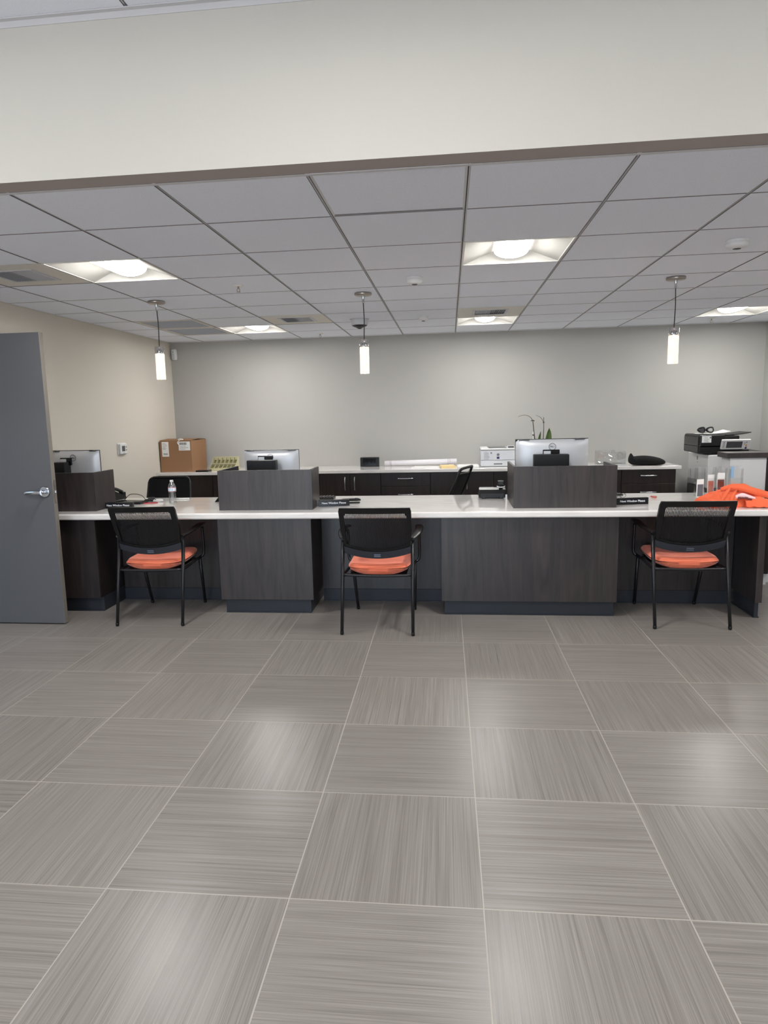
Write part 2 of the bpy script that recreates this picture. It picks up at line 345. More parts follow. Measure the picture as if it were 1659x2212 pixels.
# rear wall of the front room with the shop windows that light it
WX0, WX1, WZ0, WZ1 = -3.6, .7, .12, 2.6
b = nb(); box(b, XF0, WX0, YF0-.12, YF0, 0, HF); box(b, WX1, XR, YF0-.12, YF0, 0, HF); box(b, WX0, WX1, YF0-.12, YF0, 0, WZ0); box(b, WX0, WX1, YF0-.12, YF0, WZ1, HF); struct('wall_near', b, 'header')
b = nb()
for x in [WX0 + (WX1-WX0)*i/3 for i in range(4)]: box(b, x-.03, x+.03, YF0-.09, YF0-.03, WZ0, WZ1)
for z in (WZ0+.02, 2.1, WZ1-.02): box(b, WX0, WX1, YF0-.09, YF0-.03, z-.03, z+.03)
struct('window_1', b, 'nickel')
pl = bpy.data.lights.new('daylight_portal', 'AREA'); pl.shape = 'RECTANGLE'; pl.size = WX1-WX0; pl.size_y = WZ1-WZ0; pl.cycles.is_portal = True
po = bpy.data.objects.new('daylight_portal', pl); C.objects.link(po); po.location = ((WX0+WX1)/2, YF0-.1, (WZ0+WZ1)/2); po.rotation_euler = (-PI/2, 0, PI)

# ceilings: square tegular tiles hanging in a slotted metal grid
GX, GY, G = -2.3587, 2.6552, .6096
def ceiling(name, x0, x1, y0, y1, z, ox, oy, skip=(), lift=()):
    b = nb(); gap = .0085
    i0, i1 = math.floor((x0-ox)/G), math.ceil((x1-ox)/G); j0, j1 = math.floor((y0-oy)/G), math.ceil((y1-oy)/G)
    for i in range(i0, i1):
        for j in range(j0, j1):
            if (i, j) in skip: continue
            a0, a1 = max(x0, ox+i*G+gap), min(x1, ox+(i+1)*G-gap); c0, c1 = max(y0, oy+j*G+gap*.8), min(y1, oy+(j+1)*G-gap*.8)
            if a1-a0 < .01 or c1-c0 < .01: continue
            dz = .006 if (i, j) in lift else 0
            vs = box(b, a0, a1, c0, c1, z+dz, z+.02+dz, mi=0)
            for f in {f for v in vs for f in v.link_faces}:
                if abs(f.normal.z) < .5: f.material_index = 3       # panel edge coloured darker, painting in the shade of the grooves
    for i in range(i0, i1+1):                    # main runners: flange with a dark slot
        x = ox+i*G
        if x0 < x < x1:
            box(b, x-.012, x-.0022, y0, y1, z+.005, z+.018, mi=1); box(b, x+.0022, x+.012, y0, y1, z+.005, z+.018, mi=1); box(b, x-.003, x+.003, y0, y1, z+.011, z+.019, mi=2)
    for j in range(j0, j1+1):
        y = oy+j*G
        if y0 < y < y1: box(b, x0, x1, y-.012, y+.012, z+.013, z+.0195, mi=3)  # cross tees take the same painted groove shade
    box(b, x0, x1, y0, y0+.02, z-.001, z+.001, mi=1); box(b, x0, x1, y1-.02, y1, z-.001, z+.001, mi=1)
    box(b, x0, x0+.02, y0, y1, z-.001, z+.001, mi=1); box(b, x1-.02, x1, y0, y1, z-.001, z+.001, mi=1)
    box(b, x0-.15, x1+.15, y0-.05, y1+.15, z+.12, z+.14, mi=2)
    return struct(name, b, ['tile', 'tee', 'groove', 'edgeshade'])
LB = [(0, 2), (4, 2), (8, 2), (0, 7), (4, 7), (8, 7)]     # troffer cells over the counter
VB = [(1, 6), (4, 6)]; VF = [(-1, 2)]; RB = [(-1, 6), (-1, 7)]
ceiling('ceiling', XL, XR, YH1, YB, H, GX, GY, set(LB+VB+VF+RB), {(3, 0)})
b = nb(); box(b, XF0, XL, YH1, 4.78, H, H+.02); struct('ceiling_alcove', b, 'tile')
FXO, FYO = -1.144, YH0-.46
LF = [(-3, -2), (1, -2), (5, -2), (-3, -6), (1, -6), (5, -6)]
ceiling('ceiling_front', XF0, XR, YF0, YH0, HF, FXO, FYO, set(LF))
b = nb(); box(b, XF0, XR, YH0-.022, YH0, HF-.004, HF-.001); box(b, XF0, XR, YH0-.003, YH0, HF-.026, HF-.001); struct('trim_1', b, 'tee', 'white metal wall angle along the high ceiling')

# ------------------------------------------------------------------ troffers, vents, ceiling devices
def troffer(lamp, name='ceiling_light', label='', group=None):
    t = thing(name, label, 'ceiling light', group=group); h = .3
    b = nb()
    for s in (-1, 1):
        box(b, s*h-.011*(s > 0), s*h+.011*(s < 0), -h, h, -.002, .012); box(b, -h, h, s*h-.011*(s > 0), s*h+.011*(s < 0), -.002, .012)
    obj('frame', b, 'white', t)
    b = nb(); k = .105; hi = .289; dz = .062; yi = .235
    for s in (-1, 1):       # curved side reflectors, then sloped end reflectors
        sheet(b, 10, 6, lambda u, v, s=s: (s*(hi-(hi-k)*u), (-1+2*v)*(hi-(hi-yi)*u), dz*u))
        sheet(b, 6, 8, lambda u, v, s=s: ((-1+2*v)*(hi-(hi-k)*u), s*(hi-(hi-yi)*u), dz*u))
    box(b, -hi, hi, -hi, hi, dz+.012, dz+.016)
    obj('reflector', b, 'reflector', t)
    b = nb()
    V = sheet(b, 14, 4, lambda u, v: (-k*math.cos(u*PI), (-1+2*v)*yi, dz-.048*math.sin(u*PI)))
    for e in (0, 4):
        b.faces.new([V[i][e] for i in range(15)])
    obj('lens', b, lamp, t)
    for s in (-1, 1):
        b = nb(); tube(b, [(-k*math.cos(i/14*PI), s*(yi+.001), dz-.048*math.sin(i/14*PI)) for i in range(15)], .0024, 5, False)
        obj('lens_rim', b, 'groove', t)
    return t
cell = lambda i, j: (GX+(i+.5)*G, GY+(j+.5)*G, H)
lights = ['lit square ceiling light above the left orange-seat chair', 'lit square ceiling light at the front, right of the middle pendant', 'lit square ceiling light nearest the opening, over the right chair',
          'lit square ceiling light next to the dark return grilles', 'lit square ceiling light near the far wall, behind a small vent', 'lit square ceiling light in the far right corner']
tr = troffer('lamp', label=lights[0], group='square ceiling lights over the counter'); tr.location = cell(*LB[0])
for q, lb in list(zip(LB, lights))[1:]: dup(tr, cell(*q), 0, lb)
tf = troffer('lampf', name='added_front_light', label='unseen square ceiling light added in the high front room', group='added ceiling lights of the front room')  # out-of-frame troffers, added only for their light
fcell = lambda i, j: (FXO+(i+.5)*G, FYO+(j+.5)*G, HF); tf.location = fcell(*LF[0])
for q in LF[1:]: dup(tf, fcell(*q), 0, 'unseen square ceiling light added in the high front room')

def vent(label, rot=0):
    t = thing('air_vent', label, 'air vent', group='supply air vents in the ceiling'); h = .296
    b = nb(); a = .15
    for x0, x1, y0, y1 in ((-h, -a, -h, h), (a, h, -h, h), (-a, a, -h, -a), (-a, a, a, h)): box(b, x0, x1, y0, y1, .001, .004)
    obj('face_plate', b, 'vent', t)
    b = nb(); box(b, -a, a, -a, a, .05, .055)
    for s in (-1, 1): box(b, s*a-.002, s*a+.002, -a, a, .004, .05); box(b, -a, a, s*a-.002, s*a+.002, .004, .05)
    obj('duct', b, 'dark', t)
    for s, (x0, x1) in ((0, (-a, 0)), (1, (0, a))):
        b = nb()
        for i in range(8):
            x = x0 + (i+.5)*(x1-x0)/8; d = .012 if s else -.012
            prism(b, [(x-d, -a+.01, -.004), (x-d*.5, -a+.01, .008), (x+d, -a+.01, .014), (x+d, -a+.01, .0125), (x-d*.5+.001, -a+.01, .006), (x-d, -a+.01, -.0055)], (0, 2*a-.02, 0))
        o = obj('louvre', b, 'blade', t); o['kind'] = 'stuff'
    b = nb()
    for s in (-1, 1): box(b, s*a-.012, s*a+.012, -a-.012, a+.012, -.002, .002); box(b, -a, a, s*a-.012, s*a+.012, -.002, .002)
    obj('grille_rim', b, 'blade', t); return t
v0 = vent('large square air vent left of the front left ceiling light'); v0.location = cell(*VF[0])
dup(v0, cell(*VB[0]), 0, 'small-looking air vent between the middle pendant and the left far light')
dup(v0, cell(*VB[1]), 0, 'air vent directly in front of the far centre ceiling light')
def return_grille(label):
    t = thing('return_grille', label, 'air vent', group='return air grilles'); h = .294
    b = nb()
    for s in (-1, 1): box(b, s*(h-.015)-.015, s*(h-.015)+.015, -h, h, -.004, .006, .002); box(b, -h, h, s*(h-.015)-.015, s*(h-.015)+.015, -.004, .006, .002)
    obj('frame', b, 'vent', t)
    b = nb(); box(b, -.262, .262, -.262, .262, .002, .006); obj('eggcrate_core', b, 'filt', t)
    return t
g0 = return_grille('blue-grey return air grille, the nearer of the two left of the far light'); g0.location = cell(*RB[0])
dup(g0, cell(*RB[1]), 0, 'blue-grey return air grille, the one closer to the far wall')

def smoke(x, y, label, s=1):
    t = thing('smoke_detector', label, 'smoke detector', (x, y, H), group='ceiling detectors')
    obj('base', one(lathe, [(0, 0), (.052*s, 0), (.054*s, -.006), (.05*s, -.014), (0, -.014)]), 'plastic', t)
    obj('cover', one(lathe, [(.045*s, -.012), (.052*s, -.018), (.052*s, -.032), (.04*s, -.042), (.02*s, -.046), (0, -.046)]), 'plastic', t)
    obj('sensor_window', one(lathe, [(.02*s, -.0455), (.018*s, -.049), (0, -.05)]), 'lcd', t)
smoke(-.226, 4.79, 'white round smoke detector right of the middle pendant')
smoke(-.238, 6.70, 'small white detector between the middle pendant and the far light', .85)
smoke(1.60, 4.15, 'white round smoke detector at the right, above the right pendant', 1.1)
t = thing('security_camera', 'dome security camera on the ceiling behind the middle pendant cord', 'security camera', (-.859, 6.74, H))
obj('flange', one(lathe, [(0, 0), (.095, 0), (.095, -.004), (.08, -.007), (0, -.007)]), 'blade', t)
obj('housing', one(lathe, [(.078, -.006), (.08, -.03), (.08, -.055), (.076, -.06), (0, -.06)]), 'offw', t)
obj('dome', one(lathe, [(.076, -.058), (.07, -.066), (.04, -.078), (.015, -.092), (0, -.095)]), 'blackp', t)
def sprinkler(x, y, label):
    t = thing('sprinkler', label, 'sprinkler', (x, y, H), group='ceiling sprinklers')
    obj('escutcheon', one(lathe, [(0, 0), (.035, 0), (.033, -.005), (.012, -.007), (0, -.007)]), 'white', t)
    b = nb(); cyl(b, (0, 0, -.005), (0, 0, -.022), .006, 10)
    for s in (-1, 1): tube(b, [(s*.006, 0, -.02), (s*.011, 0, -.03), (s*.004, 0, -.043)], .0022, 6)
    obj('body', b, 'nickel', t); obj('deflector', one(lathe, [(0, -.043), (.014, -.043), (.014, -.0455), (0, -.0455)]), 'nickel', t)
sprinkler(-1.462, 4.80, 'ceiling sprinkler between the left and middle pendants')
sprinkler(-1.448, 7.80, 'ceiling sprinkler near the far wall, right of the left far light')
sprinkler(2.76, 7.72, 'ceiling sprinkler just under the far right corner light')

# ------------------------------------------------------------------ pendants
def pendant(label):
    t = thing('pendant_lamp', label, 'pendant lamp', group='seeded glass pendants over the counter')
    obj('canopy', one(lathe, [(0, 0), (.064, 0), (.066, -.006), (.066, -.016), (.06, -.02), (0, -.021)]), 'nickel', t)
    b = nb(); lathe(b, [(.011, -.018), (.011, -.03), (.0075, -.075), (0, -.076)]); obj('cord_grip', b, 'chrome', t)
    b = nb(); tube(b, [(0, 0, -.07), (.002, 0, -.12), (.004, .001, -.2), (.002, 0, -.28), (0, 0, -.352)], .0036, 8); obj('cord', b, 'cord', t)
    z0, z1, zt = -.603, -.402, -.345; r = .0345
    b = nb(); cyl(b, (0, 0, -.352), (0, 0, -.372), .008, 14); lathe(b, [(0, -.37), (.021, -.37), (.022, z1+.004), (.0335, z1+.003), (.0335, z1+.001), (0, z1+.001)]); obj('socket', b, 'chrome', t)
    b = nb(); lathe(b, [(.036, z1-.004), (.0365, z1), (.0365, zt), (.0335, zt), (.0335, z1+.002)], seg=32)
    for s in (-1, 1): cyl(b, (s*.033, 0, zt-.02), (s*.044, 0, zt-.02), .003, 8)
    obj('glass_collar', b, 'glass', t)
    b = nb(); lathe(b, [(0, z1), (r, z1), (.036, z1-.006), (.036, z0+.003), (r, z0), (0, z0)], seg=32); obj('seeded_shade', b, 'bubble', t)
    b = nb(); cyl(b, (0, 0, z1-.01), (0, 0, z0+.006), .0038, 10); obj('light_rod', b, 'rod', t)
    return t
p0 = pendant('lit bubble glass pendant lamp over the left side of the counter'); p0.location = (-2.275, 5.282, H)
dup(p0, (-.644, 5.308, H), 0, 'lit bubble glass pendant lamp in the middle, in front of the dome camera')
dup(p0, (1.610, 5.217, H), 0, 'lit bubble glass pendant lamp over the right side of the counter')

# ------------------------------------------------------------------ door
t = thing('office_door', 'open slate grey office door with lever handle at the left edge', 'door', (-3.79, 4.623, 0))
b = nb(); box(b, 0, .92, 0, .045, .008, 2.134, .0015, 1)
for f in b.faces:
    if f.normal.x > .5: f.material_index = 1
obj('door_leaf', b, ['door', 'dooredge'], t)
b = nb(); kx, kz = .855, 1.0
tube(b, [(kx, 0, kz), (kx, -.004, kz)], .042, 28, False); tube(b, [(kx, -.004, kz), (kx, -.009, kz)], [.042, .035], 28, False); obj('rose_plate', b, 'chrome', t)
b = nb(); cyl(b, (kx, -.006, kz), (kx, -.05, kz), .0125, 18); tube(b, [(kx+.004, -.052, kz), (kx-.03, -.056, kz), (kx-.07, -.055, kz-.002), (kx-.115, -.048, kz-.004), (kx-.126, -.035, kz-.004)], [.018, .0145], 16); obj('lever_handle', b, 'chrome', t)
b = nb(); box(b, .9195, .9212, .008, .037, .915, 1.085, .0005, 1); obj('latch_plate', b, 'nickel', t)
b = nb(); box(b, .92, .932, .014, .031, .99, 1.01, .003); obj('latch_bolt', b, 'chrome', t)
b = nb()
for z in (.25, 1.07, 1.9): cyl(b, (0, .05, z-.05), (0, .05, z+.05), .008, 10)
obj('hinge', b, 'nickel', t)
b = nb(); box(b, XF0-.16, XF0+.018, 4.575, 4.62, 0, 2.2); box(b, XF0-.16, XF0+.018, 3.66, 3.705, 0, 2.2); box(b, XF0-.16, XF0+.018, 3.66, 4.62, 2.15, 2.2); struct('trim_2', b, 'dooredge')

# ------------------------------------------------------------------ service counter
ZC, YC0, YC1 = .795, 4.88, 5.89
b = nb(); box(b, XL+.001, 2.42, YC0, YC1, .748, ZC, .011, 3); tag(obj('countertop', b, 'stone'), 'long white quartz worktop in front with rounded edge', 'countertop')
def pedestal(x0, x1, label, toeR=.03, toeL=.02, deep=5.75):
    t = thing('counter_pedestal', label, 'counter base', ((x0+x1)/2, 4.93, 0), group='dark wood pedestals under the counter'); a = (x1-x0)/2
    b = nb(); box(b, -a, a, 0, .02, .116, .747, .001, 1); obj('front_panel', b, 'wood', t)
    b = nb(); box(b, -a+.004, a-.004, .0205, deep-4.93, .116, .747, .001, 1); obj('carcass', b, 'cabwood', t)
    b = nb(); box(b, -a+toeL, a-toeR, .05, deep-4.93-.01, 0, .115, .001, 1); box(b, -a+toeL, a-toeR, .044, .05, 0, .008); obj('toe_kick', b, 'toe', t)
pedestal(XL+.002, -2.744, 'dark wood counter pedestal partly hidden by the grey door', .0)
pedestal(-1.758, -1.034, 'narrow dark wood pedestal between the left and middle chairs')
pedestal(-.063, 1.199, 'widest dark wood pedestal, right of the middle chair', .01)
def knee(x0, x1, label):
    t = thing('knee_wall', label, 'counter panel', ((x0+x1)/2, 5.33, 0), group='recessed knee panels under the counter'); a = (x1-x0)/2-.001
    b = nb(); box(b, -a, a, .004, .03, .10, .747, 0); obj('panel', b, 'wood', t)
    b = nb(); box(b, -a, a, -.001, .03, 0, .099, 0); box(b, -a, a, -.008, 0, 0, .006); obj('base_strip', b, 'toe', t)
knee(-2.742, -1.760, 'recessed dark panel behind the left chair'); knee(-1.032, -.065, 'recessed dark panel behind the middle chair'); knee(1.201, 2.145, 'recessed dark panel behind the right chair')
t = thing('end_panel', 'narrow dark wood end panel at the right end of the counter', 'counter panel', (2.17, 4.93, 0))
b = nb(); box(b, -.023, .023, 0, .9, .12, .747, .001, 1); obj('panel', b, 'wood', t)
b = nb(); box(b, -.008, .02, .04, .9, 0, .1195, .001, 1); box(b, -.012, .024, .035, .9, 0, .008); obj('base_strip', b, 'toe', t)

ZS = 1.102
def screen_box(x0, x1, yb_l, yb_r, label):
    y0 = 5.04; t = thing('privacy_divider', label, 'counter divider', ((x0+x1)/2, y0, ZC), group='dark wood privacy dividers on the counter'); a = (x1-x0)/2; h = ZS-ZC; k = .019
    b = nb(); box(b, -a, a, 0, k, .0005, h, .0008, 1); obj('front_panel', b, 'wood', t)
    b = nb(); box(b, -a, -a+k, k+.0003, yb_l-y0, .0005, h, .0008, 1); obj('side_panel', b, 'wood', t)
    b = nb(); box(b, a-k, a, k+.0003, yb_r-y0, .0005, h, .0008, 1); obj('side_panel', b, 'wood', t)
screen_box(-3.39, -2.778, 5.36, 5.36, 'dark wood divider box beside the grey door')
screen_box(-1.775, -1.038, 5.52, 5.33, 'blue-grey sheened dark wood divider box left of centre')
screen_box(.468, 1.204, 5.58, 5.41, 'dark brown wood divider box right of centre, hiding the big monitor')

# ------------------------------------------------------------------ guest chairs
def guest_chair(label):
    t = thing('guest_chair', label, 'chair', group='black mesh-back chairs with orange seats')
    for s in (-1, 1):
        b = nb(); tube(b, [(s*.246, -.31, .018), (s*.2445, -.24, .33), (s*.243, -.17, .652)], [.0115, .0135], 12, False)
        lg = obj('rear_leg', b, 'black', t)
        b = nb(); lathe(b, [(0, 0), (.009, .001), (.0125, .006), (.0125, .024), (.0115, .026)], (s*.246, -.31, 0), 14); obj('foot_cap', b, 'blackp', lg)
    for s in (-1, 1):
        b = nb(); tube(b, [(s*.222, .31, .018), (s*.230, .25, .22), (s*.236, .196, .405)], [.0115, .013], 12, False)
        lg = obj('front_leg', b, 'black', t)
        b = nb(); lathe(b, [(0, 0), (.009, .001), (.0125, .006), (.0125, .024), (.0115, .026)], (s*.222, .31, 0), 14); obj('foot_cap', b, 'blackp', lg)
    for s in (-1, 1):
        b = nb(); tube(b, [(s*.266, .205, .652), (s*.268, .21, .55), (s*.268, .213, .46), (s*.262, .208, .425), (s*.24, .19, .408), (s*.232, .12, .405), (s*.236, -.05, .402), (s*.243, -.222, .405)], .0105, 12)
        obj('arm_post', b, 'black', t)
    b = nb(); tube(b, [(-.243, -.222, .405), (0, -.222, .398), (.243, -.222, .405)], .0105, 12); obj('cross_rail', b, 'black', t)
    b = nb(); tube(b, [(-.23, .15, .402), (.23, .15, .402)], .009, 10, False); obj('cross_rail', b, 'black', t)
    for s in (-1, 1):       # arm pads: start on the rear leg, swing outwards and forwards
        b = nb(); P = spline([(s*.240, -.195, .652), (s*.252, -.14, .657), (s*.272, -.04, .672), (s*.276, .08, .682), (s*.27, .17, .682), (s*.266, .235, .676)], 6); n = len(P); prev = None
        for i, p in enumerate(P):
            u = i/(n-1); wd = .018+.012*math.sin(min(1, u*1.6)*PI/2); 
            if u > .9: wd *= math.sqrt(max(.05, 1-((u-.9)/.1)**2*.8))
            tg = (P[min(i+1, n-1)]-P[max(i-1, 0)]).normalized(); q = tg.cross(Vector((0, 0, 1))).normalized(); th = .009
            R_ = [b.verts.new(p+q*(wd*math.cos(a))+Vector((0, 0, th*math.sin(a)))) for a in [2*PI*j/12 for j in range(12)]]
            if prev: bridge(b, prev, R_)
            else: b.faces.new(R_[::-1])
            prev = R_
        b.faces.new(prev); obj('armrest', b, 'blackp', t)
    # seat cushion: saddle top, belly-curved underside
    def cush(u, v, top):
        x = -1+2*u; y = -1+2*v
        px = x*.222*(1-.10*abs(y)**4); py = .035+y*.235*(1-.07*abs(x)**3)
        e = (1-abs(x)**6)*(1-abs(y)**8); e = max(0, e)**.42
        mid = .446+.012*(y > 0)*y - .004*(1-x*x)
        zt = mid+.034*e - .010*(1-x*x)*(1-y*y)+.006*x*x; zb = mid-(.026+.036*(1-x*x))*e
        return (px, py, zt if top else zb)
    b = nb(); sheet(b, 26, 26, lambda u, v: cush(u, v, True)); sheet(b, 26, 26, lambda u, v: cush(u, v, False)); bmesh.ops.remove_doubles(b, verts=b.verts, dist=.0008)
    obj('seat_cushion', b, 'seat', t)
    b = nb(); f = lambda u, v, d: (lambda x, y: (x*.2, .03+y*.2, .412-.028*(1-x*x)*(1-.5*abs(y)**4)-d))(-1+2*u, -1+2*v)
    sheet(b, 14, 10, lambda u, v: f(u, v, 0)); sheet(b, 14, 10, lambda u, v: f(u, v, .012)); 
    obj('seat_pan', b, 'blackp', t)
    # back: everything lies on one leaning, slightly hollow surface
    def bp(x, z, off=0):
        y = -.172-.15*((z-.56)/.325)**1.15 if z > .56 else -.172+.02*(.56-z)/.05
        return Vector((x, y-.022*(1-(x/.245)**2)+off, z))
    def hw_out(z): return .245 if z > .72 else (.245-.018*(.72-z)/.12 if z > .60 else .227)
    def outline():
        out = []; inn = []
        # right side downwards, bottom leftwards, left side upwards, top rightwards
        for i in range(13):
            u = i/12; z = .888-(.888-.598)*u; out.append((hw_out(z) if u > .04 else .238, z)); zi = .848-(.848-.615)*u; inn.append((hw_out(zi)-.034+.018*max(0, (.72-zi)/.12) if u > .03 else .2, zi))
        for i in range(1, 17):
            x = 1-2*i/16; out.append((.227*x, .598-.034*(1-x*x))); inn.append((.211*x if abs(x) < 1 else -.211, .615-.034*(1-x*x)))
        for i in range(1, 13):
            u = 1-i/12; z = .888-(.888-.598)*u; out.append((-(hw_out(z) if u > .04 else .238), z)); zi = .848-(.848-.615)*u; inn.append((-(hw_out(zi)-.034+.018*max(0, (.72-zi)/.12) if u > .03 else .2), zi))
        for i in range(1, 16):
            x = -1+2*i/16; out.append((.238*x, .888+.002*(1-x*x))); inn.append((.2*x, .848))
        return out, inn
    o_, i_ = outline(); th = .011; b = nb(); n = len(o_)
    rings = [[b.verts.new(bp(x, z, off)) for x, z in L_] for L_, off in ((o_, -th), (o_, th), (i_, th), (i_, -th))]
    for a in range(4): bridge(b, rings[a], rings[(a+1) % 4], smooth=False)
    obj('back_frame', b, 'blackp', t)
    b = nb(); L1 = []; L2 = []
    A = []
    for i in range(21):
        x = (-1+2*i/20); sx = .232*x; zt = .604-.040*(1-x*x); zb = .553-.040*(1-x*x)
        A.append([b.verts.new(bp(sx, zz, oo)) for zz, oo in ((zt, -.016), (zt, .004), (zb, .004), (zb, -.016))])
    for i in range(20): bridge(b, A[i], A[i+1], smooth=False)
    b.faces.new(A[0]); b.faces.new(A[-1][::-1]); obj('lumbar_rail', b, 'rail', t)
    b = nb()
    for dz in (.0065, -.0065):
        q = bp(0, .537+dz, -.0185); box(b, -.024, .024, q.y-.001, q.y+.004, .537+dz-.0045, .537+dz+.0045, .001, 1)
    obj('badge', b, 'badge', t)
    b = nb(); N = 46; pit = .425/N       # stretched back mesh: vertical cords with daylight between
    for i in range(N+1):
        x = -.2125+i*pit; zs = [.852-(.852-(.612-.034*(1-(x/.22)**2)))*j/8 for j in range(9)]
        for j in range(8):
            za, zb_ = zs[j], zs[j+1]; wa = .0029+.0006*(j/8); p = [bp(x-wa, za, .002), bp(x+wa, za, .002), bp(x+wa, zb_, .002), bp(x-wa, zb_, .002)]
            if i in (0,) or i == N: pass
            poly(b, p); poly(b, [v+Vector((0, .0015, 0)) for v in p][::-1])
    o = obj('mesh_panel', b, 'meshb', t, fixn=False); o['kind'] = 'stuff'
    return t
ch = guest_chair('black mesh-back guest chair with orange seat, the left one near the grey door')
ch.location = (-2.2145, 4.918, 0); ch.rotation_euler[2] = .05
dup(ch, (-.497, 4.778, 0), -.012, 'black mesh-back guest chair with orange seat, the middle one between the pedestals')
dup(ch, (1.643, 4.99, 0), .0, 'black mesh-back guest chair with orange seat, the right one below the orange bag')

# ------------------------------------------------------------------ task chairs behind the counter
def task_chair(label, loc, rotz, bw, lean, top, hole=True):
    t = thing('task_chair', label, 'office chair', loc, rotz, 'black office chairs behind the counter')
    for i in range(5):
        a = 2*PI*i/5+.3; c, s = math.cos(a), math.sin(a)
        b = nb(); tube(b, [(c*.03, s*.03, .11), (c*.18, s*.18, .095), (c*.29, s*.29, .07)], [.022, .014], 8); lg = obj('base_spoke', b, 'blackp', t)
        b = nb(); cyl(b, (c*.29-s*.02, s*.29+c*.02, .028), (c*.29+s*.02, s*.29-c*.02, .028), .028, 14); cyl(b, (c*.29, s*.29, .03), (c*.29, s*.29, .075), .008, 8); obj('castor', b, 'blackp', lg)
    b = nb(); cyl(b, (0, 0, .08), (0, 0, .26), .028, 16); cyl(b, (0, 0, .25), (0, 0, .43), .018, 16); obj('gas_lift', b, 'nickel', t)
    b = nb(); V = []
    def cu(u, v, tp):
        x, y = -1+2*u, -1+2*v; e = max(0, (1-x**6)*(1-y**6))**.4
        return (x*.24, y*.23+.02, .465+(.035 if tp else -.035)*e)
    sheet(b, 16, 16, lambda u, v: cu(u, v, 1)); sheet(b, 16, 16, lambda u, v: cu(u, v, 0)); bmesh.ops.remove_doubles(b, verts=b.verts, dist=.0008); obj('seat', b, 'mattb', t)
    yb = lambda z: -.22-lean*(z-.5)-.02*math.sin((z-.5)*5)
    W = lambda z: bw*(1-.10*((z-.55)/.4)) if z < 9 else bw
    z0 = .52; K = 18
    def fr(u, sgn):  # outline of the back as loop param
        pass
    out = []
    for i in range(K+1): z = z0+(top-z0-.05)*i/K; out.append((W(z)/2, z))
    for i in range(1, 9): a = i/8*PI/2; out.append((W(top)/2-.05+.05*math.cos(a), top-.05+.05*math.sin(a)))
    out = out + [(-x, z) for x, z in out[::-1]]
    b = nb(); tube(b, [(x, yb(z)+.03*(1-(2*x/bw)**2)*-1, z) for x, z in out]+[(out[0][0], yb(z0), z0)], .013, 8, False); obj('back_frame', b, 'blackp', t)
    b = nb(); zt = top-.055 if hole else top-.01
    for off in (0, .008): sheet(b, 12, 14, lambda u, v, off=off: (lambda x, z: (x*W(z)/2*.97, yb(z)-.03*(1-x*x)+off, z))(-1+2*u, z0+(zt-z0)*v))
    obj('backrest', b, 'mattb', t)
    if hole:
        b = nb(); tube(b, [(-W(top)/2*.95, yb(zt), zt), (0, yb(zt)-.03, zt), (W(top)/2*.95, yb(zt), zt)], .009, 8); obj('handle_bar', b, 'blackp', t)
    b = nb(); tube(b, [(0, .0, .42), (0, -.18, .42), (0, -.26, .5), (0, yb(.7)-.035, .7)], .018, 8); obj('back_support', b, 'blackp', t)
    for s in (-1, 1):
        b = nb(); tube(b, [(s*.2, 0, .43), (s*.28, 0, .44), (s*.285, 0, .52), (s*.285, 0, .62)], .013, 8); box(b, s*.285-.04, s*.285+.04, -.12, .12, .62, .65, .01); obj('armrest', b, 'blackp', t)
    return t
task_chair('black office chair behind the water bottle, its back towards the wall', (-2.82, 6.25, 0), PI, .47, .22, .915, False)
task_chair('black office chair seen from the side, behind the middle of the counter', (-.26, 6.62, 0), PI/2-.32, .44, .42, .985)

# ------------------------------------------------------------------ back counter and its cabinets
ZK, YK0 = .88, 7.56
b = nb(); box(b, XL+.001, 2.47, YK0, YB-.001, ZK-.035, ZK, .002, 1); tag(obj('back_countertop', b, 'stone'), 'pale stone-look worktop along the far wall', 'countertop')
def handle_v(x, z, par, y=-.002):
    b = nb(); tube(b, [(x, y, z+.075), (x, y-.018, z+.072), (x, y-.03, z+.035), (x, y-.03, z-.035), (x, y-.018, z-.072), (x, y, z-.075)], .0062, 8); obj('handle', b, 'chrome', par)
def handle_h(x, z, par, y=-.002):
    b = nb(); tube(b, [(x-.082, y, z), (x-.08, y-.018, z), (x-.04, y-.03, z), (x+.04, y-.03, z), (x+.08, y-.018, z), (x+.082, y, z)], .0062, 8); obj('handle', b, 'chrome', par)
def cabinet(x0, x1, kind, label):
    t = thing('base_cabinet', label, 'cabinet', ((x0+x1)/2, 7.60, 0), group='dark cabinets along the far wall'); a = (x1-x0)/2
    b = nb(); box(b, -a+.0005, a-.0005, 0, YB-7.602, .1, ZK-.036); obj('carcass', b, 'cabwood', t)
    b = nb(); box(b, -a+.0005, a-.0005, .05, YB-7.602, 0, .0995); obj('toe_kick', b, 'toe', t)
    if kind == 'doors':
        for s in (-1, 1):
            xa, xb = (-a+.002, -.0015) if s < 0 else (.0015, a-.002)
            b = nb(); box(b, xa, xb, -.02, -.0003, .105, ZK-.04, .001, 1); d = obj('cabinet_door', b, 'cabwood', t); handle_v(s*.055, .725, d, -.019)
            if s > 0:
                b = nb(); tube(b, [(s*.022, -.019, .585), (s*.022, -.0235, .585)], .009, 12, False); obj('lock', b, 'chrome', d)
    else:
        for z0, z1, hz in ((.692, ZK-.04, .778), (.49, .689, .598), (.105, .487, .40)):
            b = nb(); box(b, -a+.002, a-.002, -.02, -.0003, z0, z1, .001, 1); d = obj('drawer', b, 'cabwood', t); handle_h(0, hz, d, -.019)
cabinet(-3.395, -2.732, 'doors', 'dark two-door base cabinet under the cardboard box')
cabinet(-2.73, -2.032, 'doors', 'dark two-door base cabinet under the pale green sorter')
cabinet(-2.03, -1.472, 'drawers', 'dark drawer cabinet hidden behind the left-of-centre divider')
